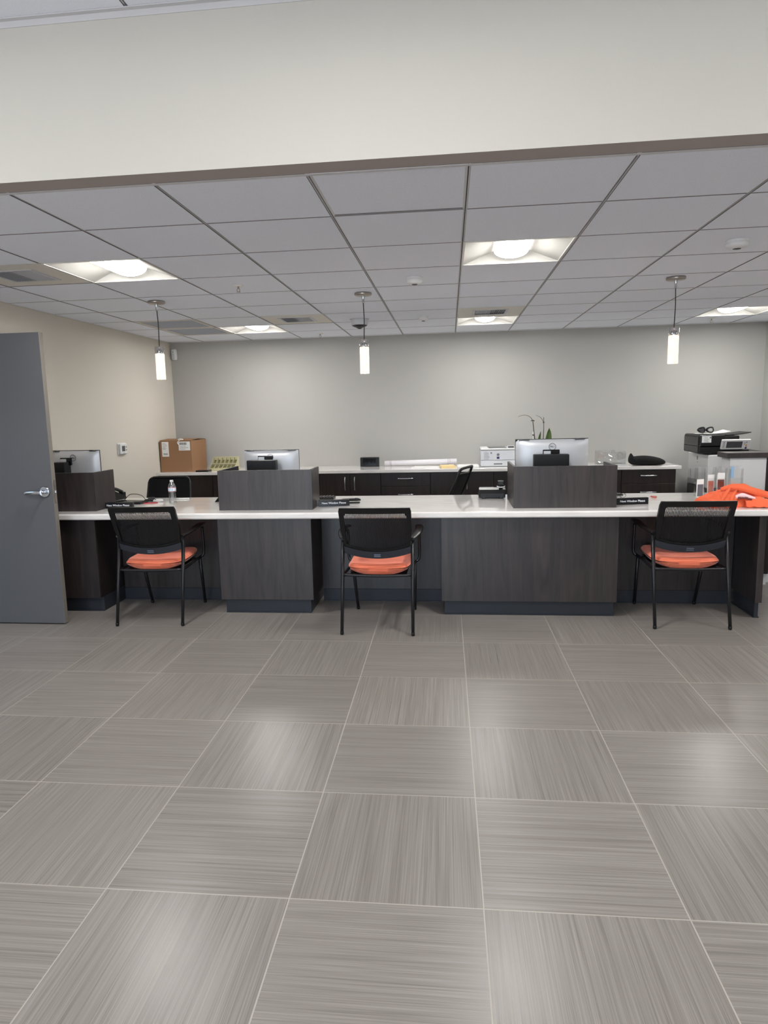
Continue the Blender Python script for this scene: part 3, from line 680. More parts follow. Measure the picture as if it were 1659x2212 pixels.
cabinet(-1.47, -.771, 'doors', 'dark two-door base cabinet under the small black box')
cabinet(-.769, -.212, 'drawers', 'dark drawer cabinet under the white paper roll')
cabinet(-.210, .487, 'doors', 'dark two-door base cabinet behind the side-on office chair')
cabinet(.489, 1.171, 'doors', 'dark two-door base cabinet under the white laser printer')
cabinet(1.173, 1.853, 'doors', 'dark two-door base cabinet behind the right divider')
cabinet(1.855, 2.42, 'drawers', 'dark drawer cabinet at the right end, under the black pouch')

# ------------------------------------------------------------------ pony wall at the right
t = thing('pony_wall', 'light grey half wall with a dark wood cap at the right edge', 'half wall', (2.31, 5.90, 0))
b = nb(); box(b, 0, .285, 0, .18, 0, 1.077, .001, 1); obj('body', b, 'pony', t)
b = nb(); box(b, -.03, 1.2, -.02, .2, 1.0775, 1.12, .0015, 1); obj('cap', b, 'wood', t)
b = nb(); box(b, .286, .345, -.012, .19, .1, 1.077, .001, 1); obj('end_panel', b, 'cabwood', t)
b = nb(); box(b, .286, .345, .02, .19, 0, .0995); obj('base_strip', b, 'pony', t)
b = nb(); box(b, .345, 1.2, .1, .18, .0, 1.077); obj('rear_board', b, 'pony', t)

# ------------------------------------------------------------------ monitors
def monitor(x, y, rz, w_, h_, top, label, box_x, box_w, box_top, box_h=.30, badge_txt=True, sticker=True):
    """rear view of a monitor: silver shell to the viewer, black stand box in front of it"""
    t = thing('monitor', label, 'monitor', (x, y, ZC), rz, 'monitors behind the counter dividers'); zt = top-ZC; a = w_/2; zb = zt-h_
    b = nb()   # shell: domed back
    fn = lambda u, v: ((-1+2*u)*a, -.034*(1-abs(-1+2*u)**5)*(1-abs(-1+2*v)**6)-.004, zb+.003+(h_-.008)*v)
    sheet(b, 28, 16, fn); prism(b, [(-a, -.004, zb+.003), (a, -.004, zb+.003), (a, -.004, zt-.005), (-a, -.004, zt-.005)], (0, .008, 0)); obj('rear_shell', b, 'silver', t)
    b = nb(); box(b, -a-.002, a+.002, .0045, .014, zb, zt, .003); obj('bezel', b, 'blackp', t)
    b = nb()
    for s in (-1, 1): sheet(b, 8, 3, lambda u, v, s=s: (s*(a*.62+a*.30*u), .002-.026*v, zt-.006+.006*math.sin(u*PI)*(1-.2*v)))
    obj('top_vent', b, 'blackp', t)
    b = nb(); box(b, -a+.008, a-.008, .0142, .0155, zb+.016, zt-.008); obj('display', b, 'screen', t)
    lz = zt-.062
    b = nb(); R0 = .0265; tube(b, [(R0*math.cos(q), -.0395, lz+R0*math.sin(q)) for q in [2*PI*i/40+.0 for i in range(41)]], .0016, 6, False); lg = obj('logo', b, 'inkb', t)
    text('logo_lettering', 'DELL', .0165, 'inkb', lg, (0, -.0394, lz))
    b = nb(); bx = box_x; pw = min(.065, box_w*.45); box(b, bx-pw+.01, bx+pw+.01, -.058, -.033, box_top-ZC-.03, box_top-ZC+.032, .004); obj('mount_plate', b, 'screen', t)
    b = nb(); box(b, bx-pw+.015, bx-pw+.07, -.0625, -.0588, box_top-ZC-.004, box_top-ZC+.022, .002); obj('cable_clip', b, 'silver', t)
    b = nb(); box(b, bx-box_w/2, bx+box_w/2, -.145, -.075, box_top-ZC-.19, box_top-ZC, .008, 3); box(b, bx-.05, bx+.05, -.08, -.05, box_top-ZC-.16, box_top-ZC-.03); obj('stand_box', b, 'blackp', t)
    b = nb(); box(b, bx-.03, bx+.03, -.075, -.045, .006, box_top-ZC-.02, .005); obj('stand_neck', b, 'silver', t)
    b = nb(); box(b, bx-.12, bx+.12, -.14, .075, 0, .009, .004); obj('stand_base', b, 'silver', t)
    return t
monitor(-3.135, 5.42, -.06, .44, .27, 1.262, 'silver-backed monitor beside the grey door', -.07, .11, 1.17)
monitor(-1.523, 5.72, -.05, .485, .29, 1.222, 'silver-backed monitor above the left-of-centre divider', -.05, .255, 1.142)
monitor(.815, 5.57, 0, .568, .33, 1.279, 'largest silver-backed monitor above the right divider', -.02, .272, 1.163)

# ------------------------------------------------------------------ counter signs
def sign(x, y, rz, label, w_=.245, h_=.05):
    t = thing('counter_sign', label, 'sign', (x, y, ZC), rz, 'next window signs')
    b = nb(); box(b, -w_/2, w_/2, 0, .032, .0, h_, .002, 1); obj('sign_block', b, 'sign', t)
    text('lettering', 'Next Window Please', h_*.44, 'text', t, (0, -.0006, h_*.52), sx=1.0)
    return t
sign(-2.672, 5.185, .03, 'black Next Window Please sign near the grey door')
sign(-.905, 5.225, .17, 'black Next Window Please sign above the middle chair')
sign(1.355, 5.19, .17, 'black Next Window Please sign left of the right chair')

# ------------------------------------------------------------------ phones
def desk_phone(loc, rz, label):
    t = thing('desk_phone', label, 'telephone', loc, rz, 'black desk phones')
    b = nb(); a = .107      # wedge: high back towards the viewer
    prism(b, [(-a, 0, .012), (-a, -.012, .075), (-a, .03, .092), (-a, .17, .03), (-a, .17, .008), (-a, .0, .008)], (2*a, 0, 0)); bmesh.ops.bevel(b, geom=list(b.edges), offset=.003, segments=2, affect='EDGES')
    obj('body', b, 'blackp', t)
    b = nb(); box(b, -.085, -.055, -.012, .02, 0, .02, .004); box(b, .055, .085, -.012, .02, 0, .02, .004); box(b, -a+.01, a-.01, -.006, .004, .008, .045, .003); obj('stand_foot', b, 'blackp', t)
    b = nb(); box(b, .045, .095, -.012, .03, .112, .148, .006); tube(b, [(.07, .01, .12), (.07, .09, .10), (.07, .16, .07)], [.016, .014], 10); box(b, .045, .095, .14, .18, .03, .07, .006); obj('handset', b, 'blackp', t)
    b = nb(); tube(b, [(.038, -.006, .104), (.05, -.012, .098), (.07, -.014, .096), (.09, -.012, .098), (.102, -.006, .104)], .0035, 8); obj('cradle_trim', b, 'plastic', t)
    b = nb(); box(b, -.1, .02, .05, .13, .055, .085, .004); obj('display', b, 'screen', t)
    return t
desk_phone((.348, 5.60, ZC), .0, 'black desk phone left of the right divider')
desk_phone((-3.035, 5.64, ZC), -.25, 'black desk phone behind the divider beside the grey door')
t = thing('phone_stand', 'small black stand peeking out left of the left-of-centre divider', 'stand', (-1.935, 5.58, ZC), .3)
b = nb(); prism(b, [(-.02, .0, 0), (-.06, -.03, 0), (-.055, -.03, .01), (.0, .02, .07), (.012, .02, .07), (.01, 0, 0)], (0, .03, 0)); obj('foot', b, 'blackp', t)
b = nb(); box(b, -.025, .04, .01, .024, .055, .125, .006, 2, mx=Matrix.Rotation(-.15, 4, 'X')); obj('head', b, 'blackp', t)
b = nb(); tube(b, [(-.005, .004, .118), (-.005, -.006, .119)], .006, 10, False); obj('knob', b, 'nickel', t)

# keyboards, stapler, bottle, bits
def keyboard(loc, rz, w_, label):
    t = thing('keyboard', label, 'keyboard', loc, rz, 'black keyboards'); b = nb(); box(b, -w_/2, w_/2, -.065, .065, 0, .016, .005); obj('tray', b, 'blackp', t)
    b = nb()
    for j in range(5):
        for i in range(14): x = -w_/2+.018+(w_-.036)*i/13; box(b, x-.008, x+.008, -.052+j*.024, -.034+j*.024, .0155, .022, 0)
    o = obj('keys', b, 'screen', t); o['kind'] = 'stuff'; return t
keyboard((-1.165, 5.70, ZC), .02, .37, 'black keyboard right of the left-of-centre divider')
keyboard((-2.72, 5.50, ZC), -.1, .26, 'black keyboard behind the left sign')
t = thing('stapler', 'black stapler with rounded nose right of the middle sign', 'stapler', (-.79, 5.39, ZC), .25)
b = nb(); box(b, -.075, .07, -.018, .018, 0, .012, .005); obj('base', b, 'blackp', t)
b = nb(); box(b, -.075, .045, -.016, .016, .02, .04, .007, 3); tube(b, [(.03, 0, .031), (.06, 0, .029), (.075, 0, .024)], [.014, .007], 10); obj('top_arm', b, 'blackp', t)

t = thing('water_bottle', 'clear plastic water bottle with white cap on the counter', 'bottle', (-2.315, 5.44, ZC))
b = nb(); prof = [(0, .004), (.02, .0), (.029, .003), (.031, .012)]
for i in range(7): prof += [(.031, .02+i*.013), (.0295, .0265+i*.013)]
prof += [(.031, .112), (.031, .143), (.029, .156), (.022, .172), (.0125, .184), (.0115, .188)]
lathe(b, prof, seg=32); obj('bottle_body', b, 'water', t)
b = nb(); lathe(b, [(0, .186), (.0145, .186), (.0148, .201), (.013, .203), (0, .203)]); obj('cap', b, 'plastic', t)
b = nb(); lathe(b, [(.0315, .106), (.0317, .107), (.0317, .143), (.0315, .144)], seg=32); lb = obj('label', b, 'label', t)
b = nb(); lathe(b, [(.0318, .107), (.0321, .108), (.0321, .1105), (.0318, .111)], seg=32); lathe(b, [(.0318, .138), (.0321, .1385), (.0321, .1425), (.0318, .143)], seg=32); obj('label_stripe', b, 'redl', lb)
b = nb()
for i in range(6):
    a0 = -PI/2-.5+i*.2; a1 = a0+.1; rr = .0322
    poly(b, [(rr*math.cos(a0), rr*math.sin(a0), .116), (rr*math.cos(a1), rr*math.sin(a1), .116), (rr*math.cos(a1), rr*math.sin(a1), .132), (rr*math.cos(a0), rr*math.sin(a0), .132)])
obj('label_print', b, 'blue', lb, fixn=False)
t = thing('pen', 'white pen lying on the counter right of the water bottle', 'pen', (-2.345, 5.74, ZC), .25)
b = nb(); cyl(b, (-.07, 0, .007), (.055, 0, .007), .0055, 10); obj('barrel', b, 'plastic', t)
b = nb(); tube(b, [(.055, 0, .007), (.07, 0, .005)], [.0055, .001], 10, False); obj('tip', b, 'nickel', t)
b = nb(); cyl(b, (-.075, .03, .006), (.06, .025, .006), .005, 10); tag(obj('pencil', b, 'paper', loc=(-2.345, 5.70, ZC)), 'thin white pencil in front of the white pen by the bottle', 'pencil')

b = nb(); tube(b, [(-2.835, 5.60, ZC+.004), (-2.80, 5.60, ZC+.04), (-2.765, 5.60, ZC+.066), (-2.71, 5.60, ZC+.068), (-2.655, 5.59, ZC+.055), (-2.62, 5.58, ZC+.022), (-2.60, 5.57, ZC+.006)], .0028, 8)
tag(obj('cable', b, 'cord'), 'dark cable arching up from the counter behind the left sign', 'cable')
def coil(name, c, r, n, m, lab, cat, th=.003, sy=.6):
    b = nb(); pts = []
    for i in range(n*8+1):
        a = 2*PI*i/8; rr = r*(.75+.35*random.random()); pts.append((c[0]+rr*math.cos(a), c[1]+rr*math.sin(a)*sy, c[2]+th+.003*(i/8)+.006*random.random()))
    tube(b, pts, th, 7, k=4); tag(obj(name, b, m), lab, cat)
coil('coiled_cable', (-2.585, 5.60, ZC), .05, 4, 'cord', 'tangled black cable heap left of the water bottle', 'cable', .0052)
coil('earphone_cord', (-2.51, 5.585, ZC), .04, 4, 'plastic', 'tangled white cord heap left of the water bottle', 'cable', .0048)
b = nb(); box(b, -.03, .03, -.02, .02, 0, .032, .009, 3); tag(obj('power_adapter', b, 'blackp', loc=(-2.60, 5.655, ZC), rotz=.4), 'small black power adapter in the cable tangle', 'adapter')
b = nb(); tube(b, [(-.10, 0, .004), (-.04, -.015, .004), (.03, -.01, .004), (.09, .01, .004)], .0042, 7); tag(obj('lanyard', b, 'red', loc=(-2.57, 5.50, ZC)), 'thin red lanyard under the tangled cables', 'lanyard')
t = thing('lipstick', 'small pinkish red tube lying behind the right sign', 'small item', (1.612, 5.57, ZC), 2.0)
b = nb(); cyl(b, (-.032, 0, .009), (.008, 0, .009), .008, 12); obj('tube_case', b, 'skin', t)
b = nb(); tube(b, [(.008, 0, .009), (.032, 0, .009)], [.006, .003], 10, False); obj('bullet', b, 'red', t)
t = thing('eyeglasses', 'thin dark eyeglasses lying behind the right sign', 'glasses', (1.345, 5.56, ZC), .2)
b = nb()
for s in (-1, 1): tube(b, [(s*.033+.025*math.cos(q), .0, .022+.018*math.sin(q)) for q in [2*PI*i/20 for i in range(21)]], .0015, 6, False)
tube(b, [(-.008, 0, .024), (.0, 0, .028), (.008, 0, .024)], .0015, 6); obj('rims', b, 'cord', t)
for s in (-1, 1):
    b = nb(); tube(b, [(s*.058, 0, .026), (s*.06, .06, .022), (s*.055, .12, .004)], .0015, 6); obj('temple', b, 'cord', t)
b = nb(); box(b, .505, .53, 5.60, 5.63, ZC, ZC+.03, .008, 3); tag(obj('cable_clip', b, 'plastic', loc=(-.075, .05, 0)), 'small white clip between the desk phone and the right divider', 'clip')

# ------------------------------------------------------------------ things on the back counter
def barlines(b, x0, x1, z0, z1, y, n, rnd=True):
    x = x0
    while x < x1:
        w_ = (x1-x0)/n*random.choice((.4, .7, 1.1)); box(b, x, min(x1, x+w_), y-.0006, y, z0, z1); x += w_*2
def txtlines(b, x0, x1, z0, z1, y, n):
    for i in range(n):
        z = z0+(z1-z0)*i/max(1, n-1); box(b, x0, x0+(x1-x0)*random.uniform(.55, 1), y-.0006, y, z-.0016, z+.0016)
t = thing('cardboard_box', 'brown cardboard box with two white shipping labels in the corner', 'box', (-3.19, 7.675, ZK), -.02); Wb, Db, Hb = .385, .46, .365
b = nb(); k = .004
box(b, -Wb/2, Wb/2, 0, k, 0, Hb); box(b, -Wb/2, Wb/2, Db-k, Db, 0, Hb); box(b, -Wb/2, -Wb/2+k, k, Db-k, 0, Hb); box(b, Wb/2-k, Wb/2, k, Db-k, 0, Hb); box(b, -Wb/2+k, Wb/2-k, k, Db-k, 0, k); obj('box_walls', b, 'card', t)
for s in (0, 1):
    b = nb()
    if s == 0: prism(b, [(-Wb/2+.003, .002, Hb+.001), (Wb/2-.003, .002, Hb+.001), (Wb/2-.003, Db*.49, Hb+.014), (-Wb/2+.003, Db*.49, Hb+.014)], (0, 0, .004))
    else: prism(b, [(-Wb/2+.003, Db-.002, Hb+.001), (Wb/2-.003, Db-.002, Hb+.001), (Wb/2-.003, Db*.51, Hb+.014), (-Wb/2+.003, Db*.51, Hb+.014)], (0, 0, .004))
    obj('flap', b, 'card', t)
b = nb(); tube(b, [(.02, .03, Hb+.012), (.05, .05, Hb+.02), (.09, .02, Hb+.012), (.06, .0, Hb+.008), (.03, -.003, Hb-.02), (.045, -.004, Hb-.05)], .005, 7); obj('torn_tape', b, 'paper', t)
b = nb(); box(b, -.168, -.085, -.0015, -.0002, Hb-.185, Hb-.012); l1 = obj('shipping_label', b, 'paper', t)
b = nb(); txtlines(b, -.16, -.10, Hb-.10, Hb-.03, -.0016, 6); barlines(b, -.152, -.10, Hb-.165, Hb-.145, -.0016, 14); obj('label_print', b, 'ink', l1)
b = nb(); box(b, .04, .178, -.0015, -.0002, Hb-.115, Hb-.012); l2 = obj('shipping_label', b, 'paper', t)
b = nb(); barlines(b, .05, .14, Hb-.05, Hb-.022, -.0016, 18); txtlines(b, .05, .16, Hb-.10, Hb-.065, -.0016, 3); obj('label_print', b, 'inkb', l2)

t = thing('letter_sorter', 'pale green stepped sorter tray with small compartments', 'sorter', (-2.69, 7.80, ZK), .03)
b = nb(); wl = .30
box(b, -wl/2-.015, wl/2+.015, -.03, .24, 0, .012, .002, 1)
for i in range(7):
    x = -wl/2+wl*i/6
    prism(b, [(x-.002, -.01, .012), (x-.002, -.01, .022), (x-.002, .09, .062), (x-.002, .1, .07), (x-.002, .20, .148), (x-.002, .23, .148), (x-.002, .23, .012)], (.004, 0, 0))
box(b, -wl/2, wl/2, .10, .106, .012, .075); box(b, -wl/2, wl/2, .226, .232, .012, .15); box(b, -wl/2, wl/2, -.012, -.008, .01, .03); box(b, -wl/2, wl/2, .19, .2, .14, .15); box(b, -wl/2, wl/2, .09, .108, .068, .078)
obj('sorter_body', b, 'sorter', t)
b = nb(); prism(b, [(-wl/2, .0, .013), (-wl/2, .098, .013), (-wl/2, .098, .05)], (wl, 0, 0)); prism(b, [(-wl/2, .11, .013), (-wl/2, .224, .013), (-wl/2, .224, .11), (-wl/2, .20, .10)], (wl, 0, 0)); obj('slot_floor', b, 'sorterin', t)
b = nb(); box(b, -.04, .11, -.11, .02, 0, .018, .004); tag(obj('laptop', b, 'screen', loc=(-2.90, 7.72, ZK), rotz=.0), 'flat closed dark laptop between the cardboard box and the green sorter', 'laptop')

t = thing('radio', 'small black ribbed box standing against the far wall', 'radio', (-.945, 8.03, ZK))
b = nb(); box(b, -.112, .112, 0, .07, 0, .11, .006); obj('case', b, 'blackp', t)
b = nb(); box(b, -.078, .078, -.003, .001, .01, .10, .002, 1)
for i in range(3): box(b, -.055+i*.04, -.025+i*.04, -.006, -.002, .07, .094, .002, 1)
obj('front_panel', b, 'lcd' if 0 else 'screen', t)
b = nb()
for s in (-1, 1):
    for i in range(6): box(b, s*.095-.012, s*.095+.012, -.003, .001, .014+i*.015, .02+i*.015)
tube(b, [(-.05, -.004, .06), (-.02, -.005, .04), (.0, -.004, .055), (.02, -.005, .04), (.05, -.004, .06)], .002, 6); obj('grille', b, 'blackp', t)

t = thing('paper_roll', 'long white roll of paper held by rubber bands on the back counter', 'paper roll', (-.345, 8.10, ZK), .02)
b = nb(); z1, z2 = .033, .046
tube(b, [(-.425, 0, z1-.001), (.432, -.01, z2)], .031, 24, False); obj('rolled_sheet', b, 'tube', t)
for x in (-.36, -.345, .33, .352):
    b = nb(); u = (x+.425)/.857; z = z1-.001+(z2-z1+.001)*u; tube(b, [(x, -.01*u+.0325*math.cos(q), z+.0325*math.sin(q)) for q in [2*PI*i/24 for i in range(25)]], .0016, 6, False); obj('rubber_band', b, 'band', t)
b = nb(); box(b, .34, .40, -.055, -.035, 0, .012, .003); obj('paper_edge', b, 'tube', t)
b = nb(); box(b, -.105, .105, -.15, .15, 0, .003); tag(obj('paper_sheet', b, 'paper', loc=(-.27, 7.86, ZK), rotz=1.4), 'thin white sheet lying in front of the paper roll', 'paper')
t = thing('file_folder', 'tan folder lying above the side-on office chair', 'folder', (-.02, 7.78, ZK), .1)
b = nb(); box(b, -.085, .085, -.11, .11, 0, .014, .003); obj('cover', b, 'folder', t)
b = nb(); box(b, -.078, .08, -.10, .118, .0145, .022, .002); obj('paper_stack', b, 'folder', t)
b = nb(); box(b, -.12, .12, -.10, .10, 0, .008, .001, 1); box(b, -.10, .125, -.09, .09, .008, .013, .001, 1); tag(obj('paper_tray', b, 'paper', loc=(.21, 7.95, ZK), rotz=.05), 'flat stack of white paper left of the white laser printer', 'paper stack')

t = thing('laser_printer', 'white laser printer on the back counter', 'printer', (.545, 7.77, ZK))
b = nb(); box(b, -.19, .19, 0, .34, .004, .07, .006); obj('paper_tray', b, 'offw', t)
b = nb(); box(b, -.19, .19, .004, .34, .072, .185, .008); obj('body', b, 'offw', t)
b = nb(); box(b, -.19, .19, .0, .34, .187, .208, .008); box(b, -.185, -.10, .02, .33, .206, .214, .004); obj('top_cover', b, 'plastic', t)
b = nb(); prism(b, [(-.12, .03, .2085), (.10, .03, .2085), (.09, .2, .2125), (-.10, .2, .2125)], (0, 0, .004)); obj('output_slot', b, 'lcd', t)
b = nb(); box(b, .105, .185, .01, .05, .205, .232, .005); pn = obj('control_panel', b, 'plastic', t)
b = nb(); box(b, .113, .177, .0085, .012, .21, .229); obj('display', b, 'lcd', pn)
b = nb(); txtlines(b, -.155, -.09, .09, .165, .0028, 6); box(b, -.082, -.065, .002, .0033, .148, .163); obj('info_sticker', b, 'ink', t)
b = nb(); tube(b, [(.003+.011*math.cos(q), .0025, .136+.011*math.sin(q)) for q in [2*PI*i/20 for i in range(21)]], .0028, 6, False); lg = obj('logo', b, 'inkb', t); text('logo_lettering', 'hp', .012, 'inkb', lg, (.003, .0028, .1365))
b = nb(); box(b, -.012, .018, .0018, .0035, .088, .112); obj('sticker', b, 'navy', t)
b = nb(); box(b, -.045, .05, -.0015, .001, .024, .038, .002, 1); obj('tray_grip', b, 'ink', t)

# orchid behind the big monitor
t = thing('orchid', 'bare orchid with thin arching stems and two leaves behind the big monitor', 'plant', (1.02, 7.9, ZK))
b = nb(); lathe(b, [(0, 0), (.05, 0), (.065, .11), (.062, .115), (.058, .112), (.05, .1), (0, .1)]); obj('pot', b, 'pot', t)
o0 = Vector((1.02, 7.9, ZK)); rel = lambda x, z, dy=0: (x-1.02, dy, z-ZK)
b = nb(); tube(b, [rel(1.01, .975), rel(.99, 1.08), rel(.967, 1.19, .01), rel(.955, 1.30, .015), rel(.945, 1.385, .02)], [.0058, .0045], 8); tube(b, [rel(.945, 1.385, .02), rel(.915, 1.425, .0), rel(.865, 1.448, -.03), rel(.81, 1.446, -.05), rel(.773, 1.432, -.06)], [.0032, .0018], 7)
tube(b, [rel(.925, 1.382, .02), rel(.945, 1.39, .02), rel(.965, 1.380, .02)], .005, 6); tube(b, [rel(.962, 1.222, .01), rel(.94, 1.225, .01)], .006, 6); obj('flower_stem', b, 'stem', t)
b = nb(); tube(b, [rel(1.04, .975), rel(1.058, 1.1), rel(1.066, 1.25, .01), rel(1.067, 1.42, .02)], [.005, .003], 8); tube(b, [rel(1.066, 1.36, .02), rel(1.045, 1.40, .01), rel(1.02, 1.425, -.01), rel(.975, 1.445, -.03)], [.0032, .0016], 7); tube(b, [rel(1.058, 1.36, .02), rel(1.076, 1.362, .02)], .0055, 6); obj('flower_stem', b, 'stem', t)
def leafm(p0, p1, wd, bend):
    b = nb()
    for off in (0, .003):
        sheet(b, 14, 6, lambda u, v, off=off: tuple(Vector(p0).lerp(Vector(p1), u)+Vector(((-1+2*v)*wd*math.sin(min(1, u*1.02+.02)*PI)**.55+bend*math.sin(u*PI), off-.012*abs(-1+2*v), 0))))
    obj('leaf', b, 'leaf', t)
leafm(rel(1.06, .99), rel(1.125, 1.30, .0), .036, .02); leafm(rel(1.0, .99), rel(1.032, 1.265, .0), .016, -.006)
leafm(rel(1.03, .985), rel(.93, 1.08, -.06), .03, 0)
b = nb(); box(b, .945-1.02, .955-1.02, .015, .017, 1.12-ZK, 1.26-ZK); obj('plant_tag', b, 'paper', t)

t = thing('acrylic_tray', 'clear crinkled plastic tray between the big monitor and the black pouch', 'tray', (1.83, 7.93, ZK), .02)
b = nb()
box(b, -.155, .155, 0, .004, 0, .135); box(b, -.155, .155, .15, .154, 0, .15); box(b, -.155, -.151, .004, .15, 0, .14); box(b, .151, .155, .004, .15, 0, .14); box(b, -.151, .151, .004, .15, 0, .004); obj('clear_walls', b, 'acryl', t)
b = nb(); sheet(b, 12, 10, lambda u, v: (-.14+.28*u, .03+.02*math.sin(9*u+4*v)+.03*v, .01+.115*v+.006*math.sin(13*u))); obj('crinkled_film', b, 'acryl', t)

# soft black pouch
b = nb()
def pouch(u, v):
    x = -1+2*u; q = 2*PI*v; e = max(0, 1-abs(x)**7)**.5
    hh = .042+.014*math.cos(x*1.7)-.008*x+.028*math.exp(-((x+.86)/.10)**2)
    px = x*.195; py = .085*e*math.cos(q)*(1+.08*math.sin(5*x)); s = math.sin(q); pz = hh+ (hh*1.0*s if s < 0 else hh*.85*s)*max(e, .5 if abs(x) < .99 else 0)
    return (px, py, max(0, pz))
sheet(b, 40, 24, pouch); bmesh.ops.remove_doubles(b, verts=b.verts, dist=.0006); tag(obj('cloth_pouch', b, 'mattb', loc=(2.145, 7.70, ZK), rotz=-.06), 'soft black cloth pouch at the right end of the back counter', 'pouch')
b = nb(); box(b, -.12, .02, -.05, .05, 0, .012, .003); tag(obj('desk_organizer', b, 'blackp', loc=(1.40, 5.78, ZC)), 'thin dark tray behind the right divider', 'tray')

# ------------------------------------------------------------------ office copier in the right corner
t = thing('copier', 'black and white office copier in the right corner', 'copier', (2.685, 7.42, 0)); 
b = nb(); box(b, 0, .60, .01, .60, .03, .645, .006); obj('cabinet_base', b, 'screen', t)
for z in (.12, .38):
    b = nb(); box(b, .01, .59, 0, .012, z, z+.24, .005); box(b, .2, .4, -.006, .002, z+.19, z+.21, .002, 1); obj('paper_drawer', b, 'plastic', t)
b = nb(); box(b, 0, .60, .0, .60, .65, 1.0, .01); obj('main_body', b, 'plastic', t)
b = nb(); box(b, -.0015, .001, .30, .32, .93, .97); box(b, -.0015, .001, .30, .31, .9, .91); box(b, -.0015, .0005, .5, .503, .7, .82); obj('side_label', b, 'ink', t)
b = nb(); box(b, .04, .56, .03, .55, .998, 1.03, .004); obj('output_bay', b, 'blackp', t)
b = nb(); box(b, -.10, .34, .0, .46, 1.018, 1.105, .012, 3); box(b, -.10, .17, .0, .46, 1.06, 1.212, .022, 3); sc = obj('scanner_unit', b, 'blackp', t)
b = nb(); box(b, -.104, -.099, .02, .44, 1.03, 1.09); box(b, -.104, -.099, .02, .44, 1.096, 1.185, .002); obj('side_grille', b, 'screen', sc)
b = nb(); box(b, .15, .31, .02, .42, 1.10, 1.195, .012, 3); obj('document_feeder', b, 'blackp', t)
b = nb(); prism(b, [(.20, .04, 1.196), (.33, .04, 1.206), (.43, .04, 1.222), (.43, .04, 1.230), (.33, .04, 1.214), (.20, .04, 1.204)], (0, .30, 0)); obj('feeder_tray', b, 'blackp', t)
b = nb(); box(b, -.072, .022, -.0025, .0005, 1.128, 1.197); lb = obj('white_label', b, 'paper', sc)
b = nb(); txtlines(b, -.05, .0, 1.135, 1.18, -.0026, 4); box(b, .005, .02, -.0035, -.0024, 1.172, 1.188); obj('label_print', b, 'ink', lb)
Rx = Matrix.Translation((.105, -.03, 1.055)) @ Matrix.Rotation(.35, 4, 'X')
b = nb(); box(b, 0, .285, 0, .022, 0, .108, .008, 3, mx=Rx); pn = obj('control_panel', b, 'plastic', t)
b = nb(); box(b, .05, .205, -.0015, .003, .018, .088, .001, 1, mx=Rx); obj('touch_screen', b, 'lcd', pn)
b = nb()
for i in range(6): box(b, .015, .035, -.0012, .002, .02+i*.012, .024+i*.012, mx=Rx)
for i in range(3): box(b, .222, .232, -.0012, .002, .075-i*.012, .08-i*.012, mx=Rx)
obj('key_marks', b, 'ink', pn)
for nm, mt, zz, s_ in (('start_key', 'amber', .05, .006), ('stop_key', 'red', .036, .005), ('power_key', 'navy', .016, .009), ('reset_key', 'ink', .078, .005)):
    b = nb(); box(b, .245-s_, .245+s_, -.002, .002, zz-s_, zz+s_, mx=Rx); obj(nm, b, mt, pn)
b = nb(); box(b, .12, .40, .0, .08, 1.02, 1.05, .006); obj('panel_bracket', b, 'blackp', t)
t = thing('goggles', 'black and white pair of goggles on top of the copier', 'goggles', (2.68, 7.50, 1.224))
b = nb()
for s in (-1, 1): tube(b, [(s*.042+.034*math.cos(q), .02*math.cos(q*2), .034+.026*math.sin(q)) for q in [2*PI*i/20 for i in range(21)]], .008, 8, False)
obj('rim', b, 'blackp', t)
for s in (-1, 1):
    b = nb(); tube(b, [(s*.042, -.004, .032), (s*.042, .012, .032)], .022, 16, False); obj('lens', b, 'plastic' if s > 0 else 'lcd', t)
b = nb(); tube(b, [(-.08, .01, .03), (-.06, .07, .03), (0, .09, .03), (.06, .07, .03), (.08, .01, .03)], .006, 6); obj('strap', b, 'blackp', t)
b = nb()
for off in (0, .004): sheet(b, 14, 6, lambda u, v, off=off: (-.12+.30*u, -.09+.2*v, .002+off+.045*max(0, u-.55)*(1+.6*v)+.002*math.sin(14*u)))
tag(obj('plastic_wrap', b, 'paper', loc=(2.72, 7.53, 1.2135)), 'crumpled white sheet under the goggles on the copier', 'paper')

# ------------------------------------------------------------------ brochure holders and brochures
def holder(x, y, rz, w_, h_, label):
    t = thing('brochure_holder', label, 'brochure holder', (x, y, ZC), rz, 'clear brochure holders on the counter'); a = w_/2; k = .0025
    b = nb(); box(b, -a, a, .05, .05+k, 0, h_); obj('back_plate', b, 'acryl', t)
    b = nb(); box(b, -a, a, 0, k, 0, h_*.62); obj('front_plate', b, 'acryl', t)
    for s in (-1, 1):
        b = nb(); box(b, s*a-k/2, s*a+k/2, k, .05, 0, h_*.98); obj('side_plate', b, 'acryl', t)
    b = nb(); box(b, -a+k, a-k, k, .05, 0, .003); obj('bottom_plate', b, 'acryl', t)
def brochure(x, y, rz, w_, h_, m, label, z=.0035, band=None):
    t = thing('brochure', label, 'brochure', (x, y, ZC+z), rz, 'brochures in the clear holders')
    b = nb(); box(b, -w_/2, w_/2, 0, .006, 0, h_); obj('leaflet', b, 'paper', t)
    b = nb(); box(b, -w_/2+.004, w_/2-.004, -.0012, -.0002, .01, h_*.72); obj('cover_print', b, m, t)
holder(1.992, 5.62, .25, .062, .235, 'clear brochure holder, the leftmost behind the orange bag')
holder(2.060, 5.60, .15, .068, .238, 'clear brochure holder, second from the left behind the orange bag')
holder(2.135, 5.58, .05, .072, .24, 'clear brochure holder, third from the left behind the orange bag')
holder(2.235, 5.56, -.05, .09, .245, 'clear brochure holder, the rightmost, in front of the half wall')
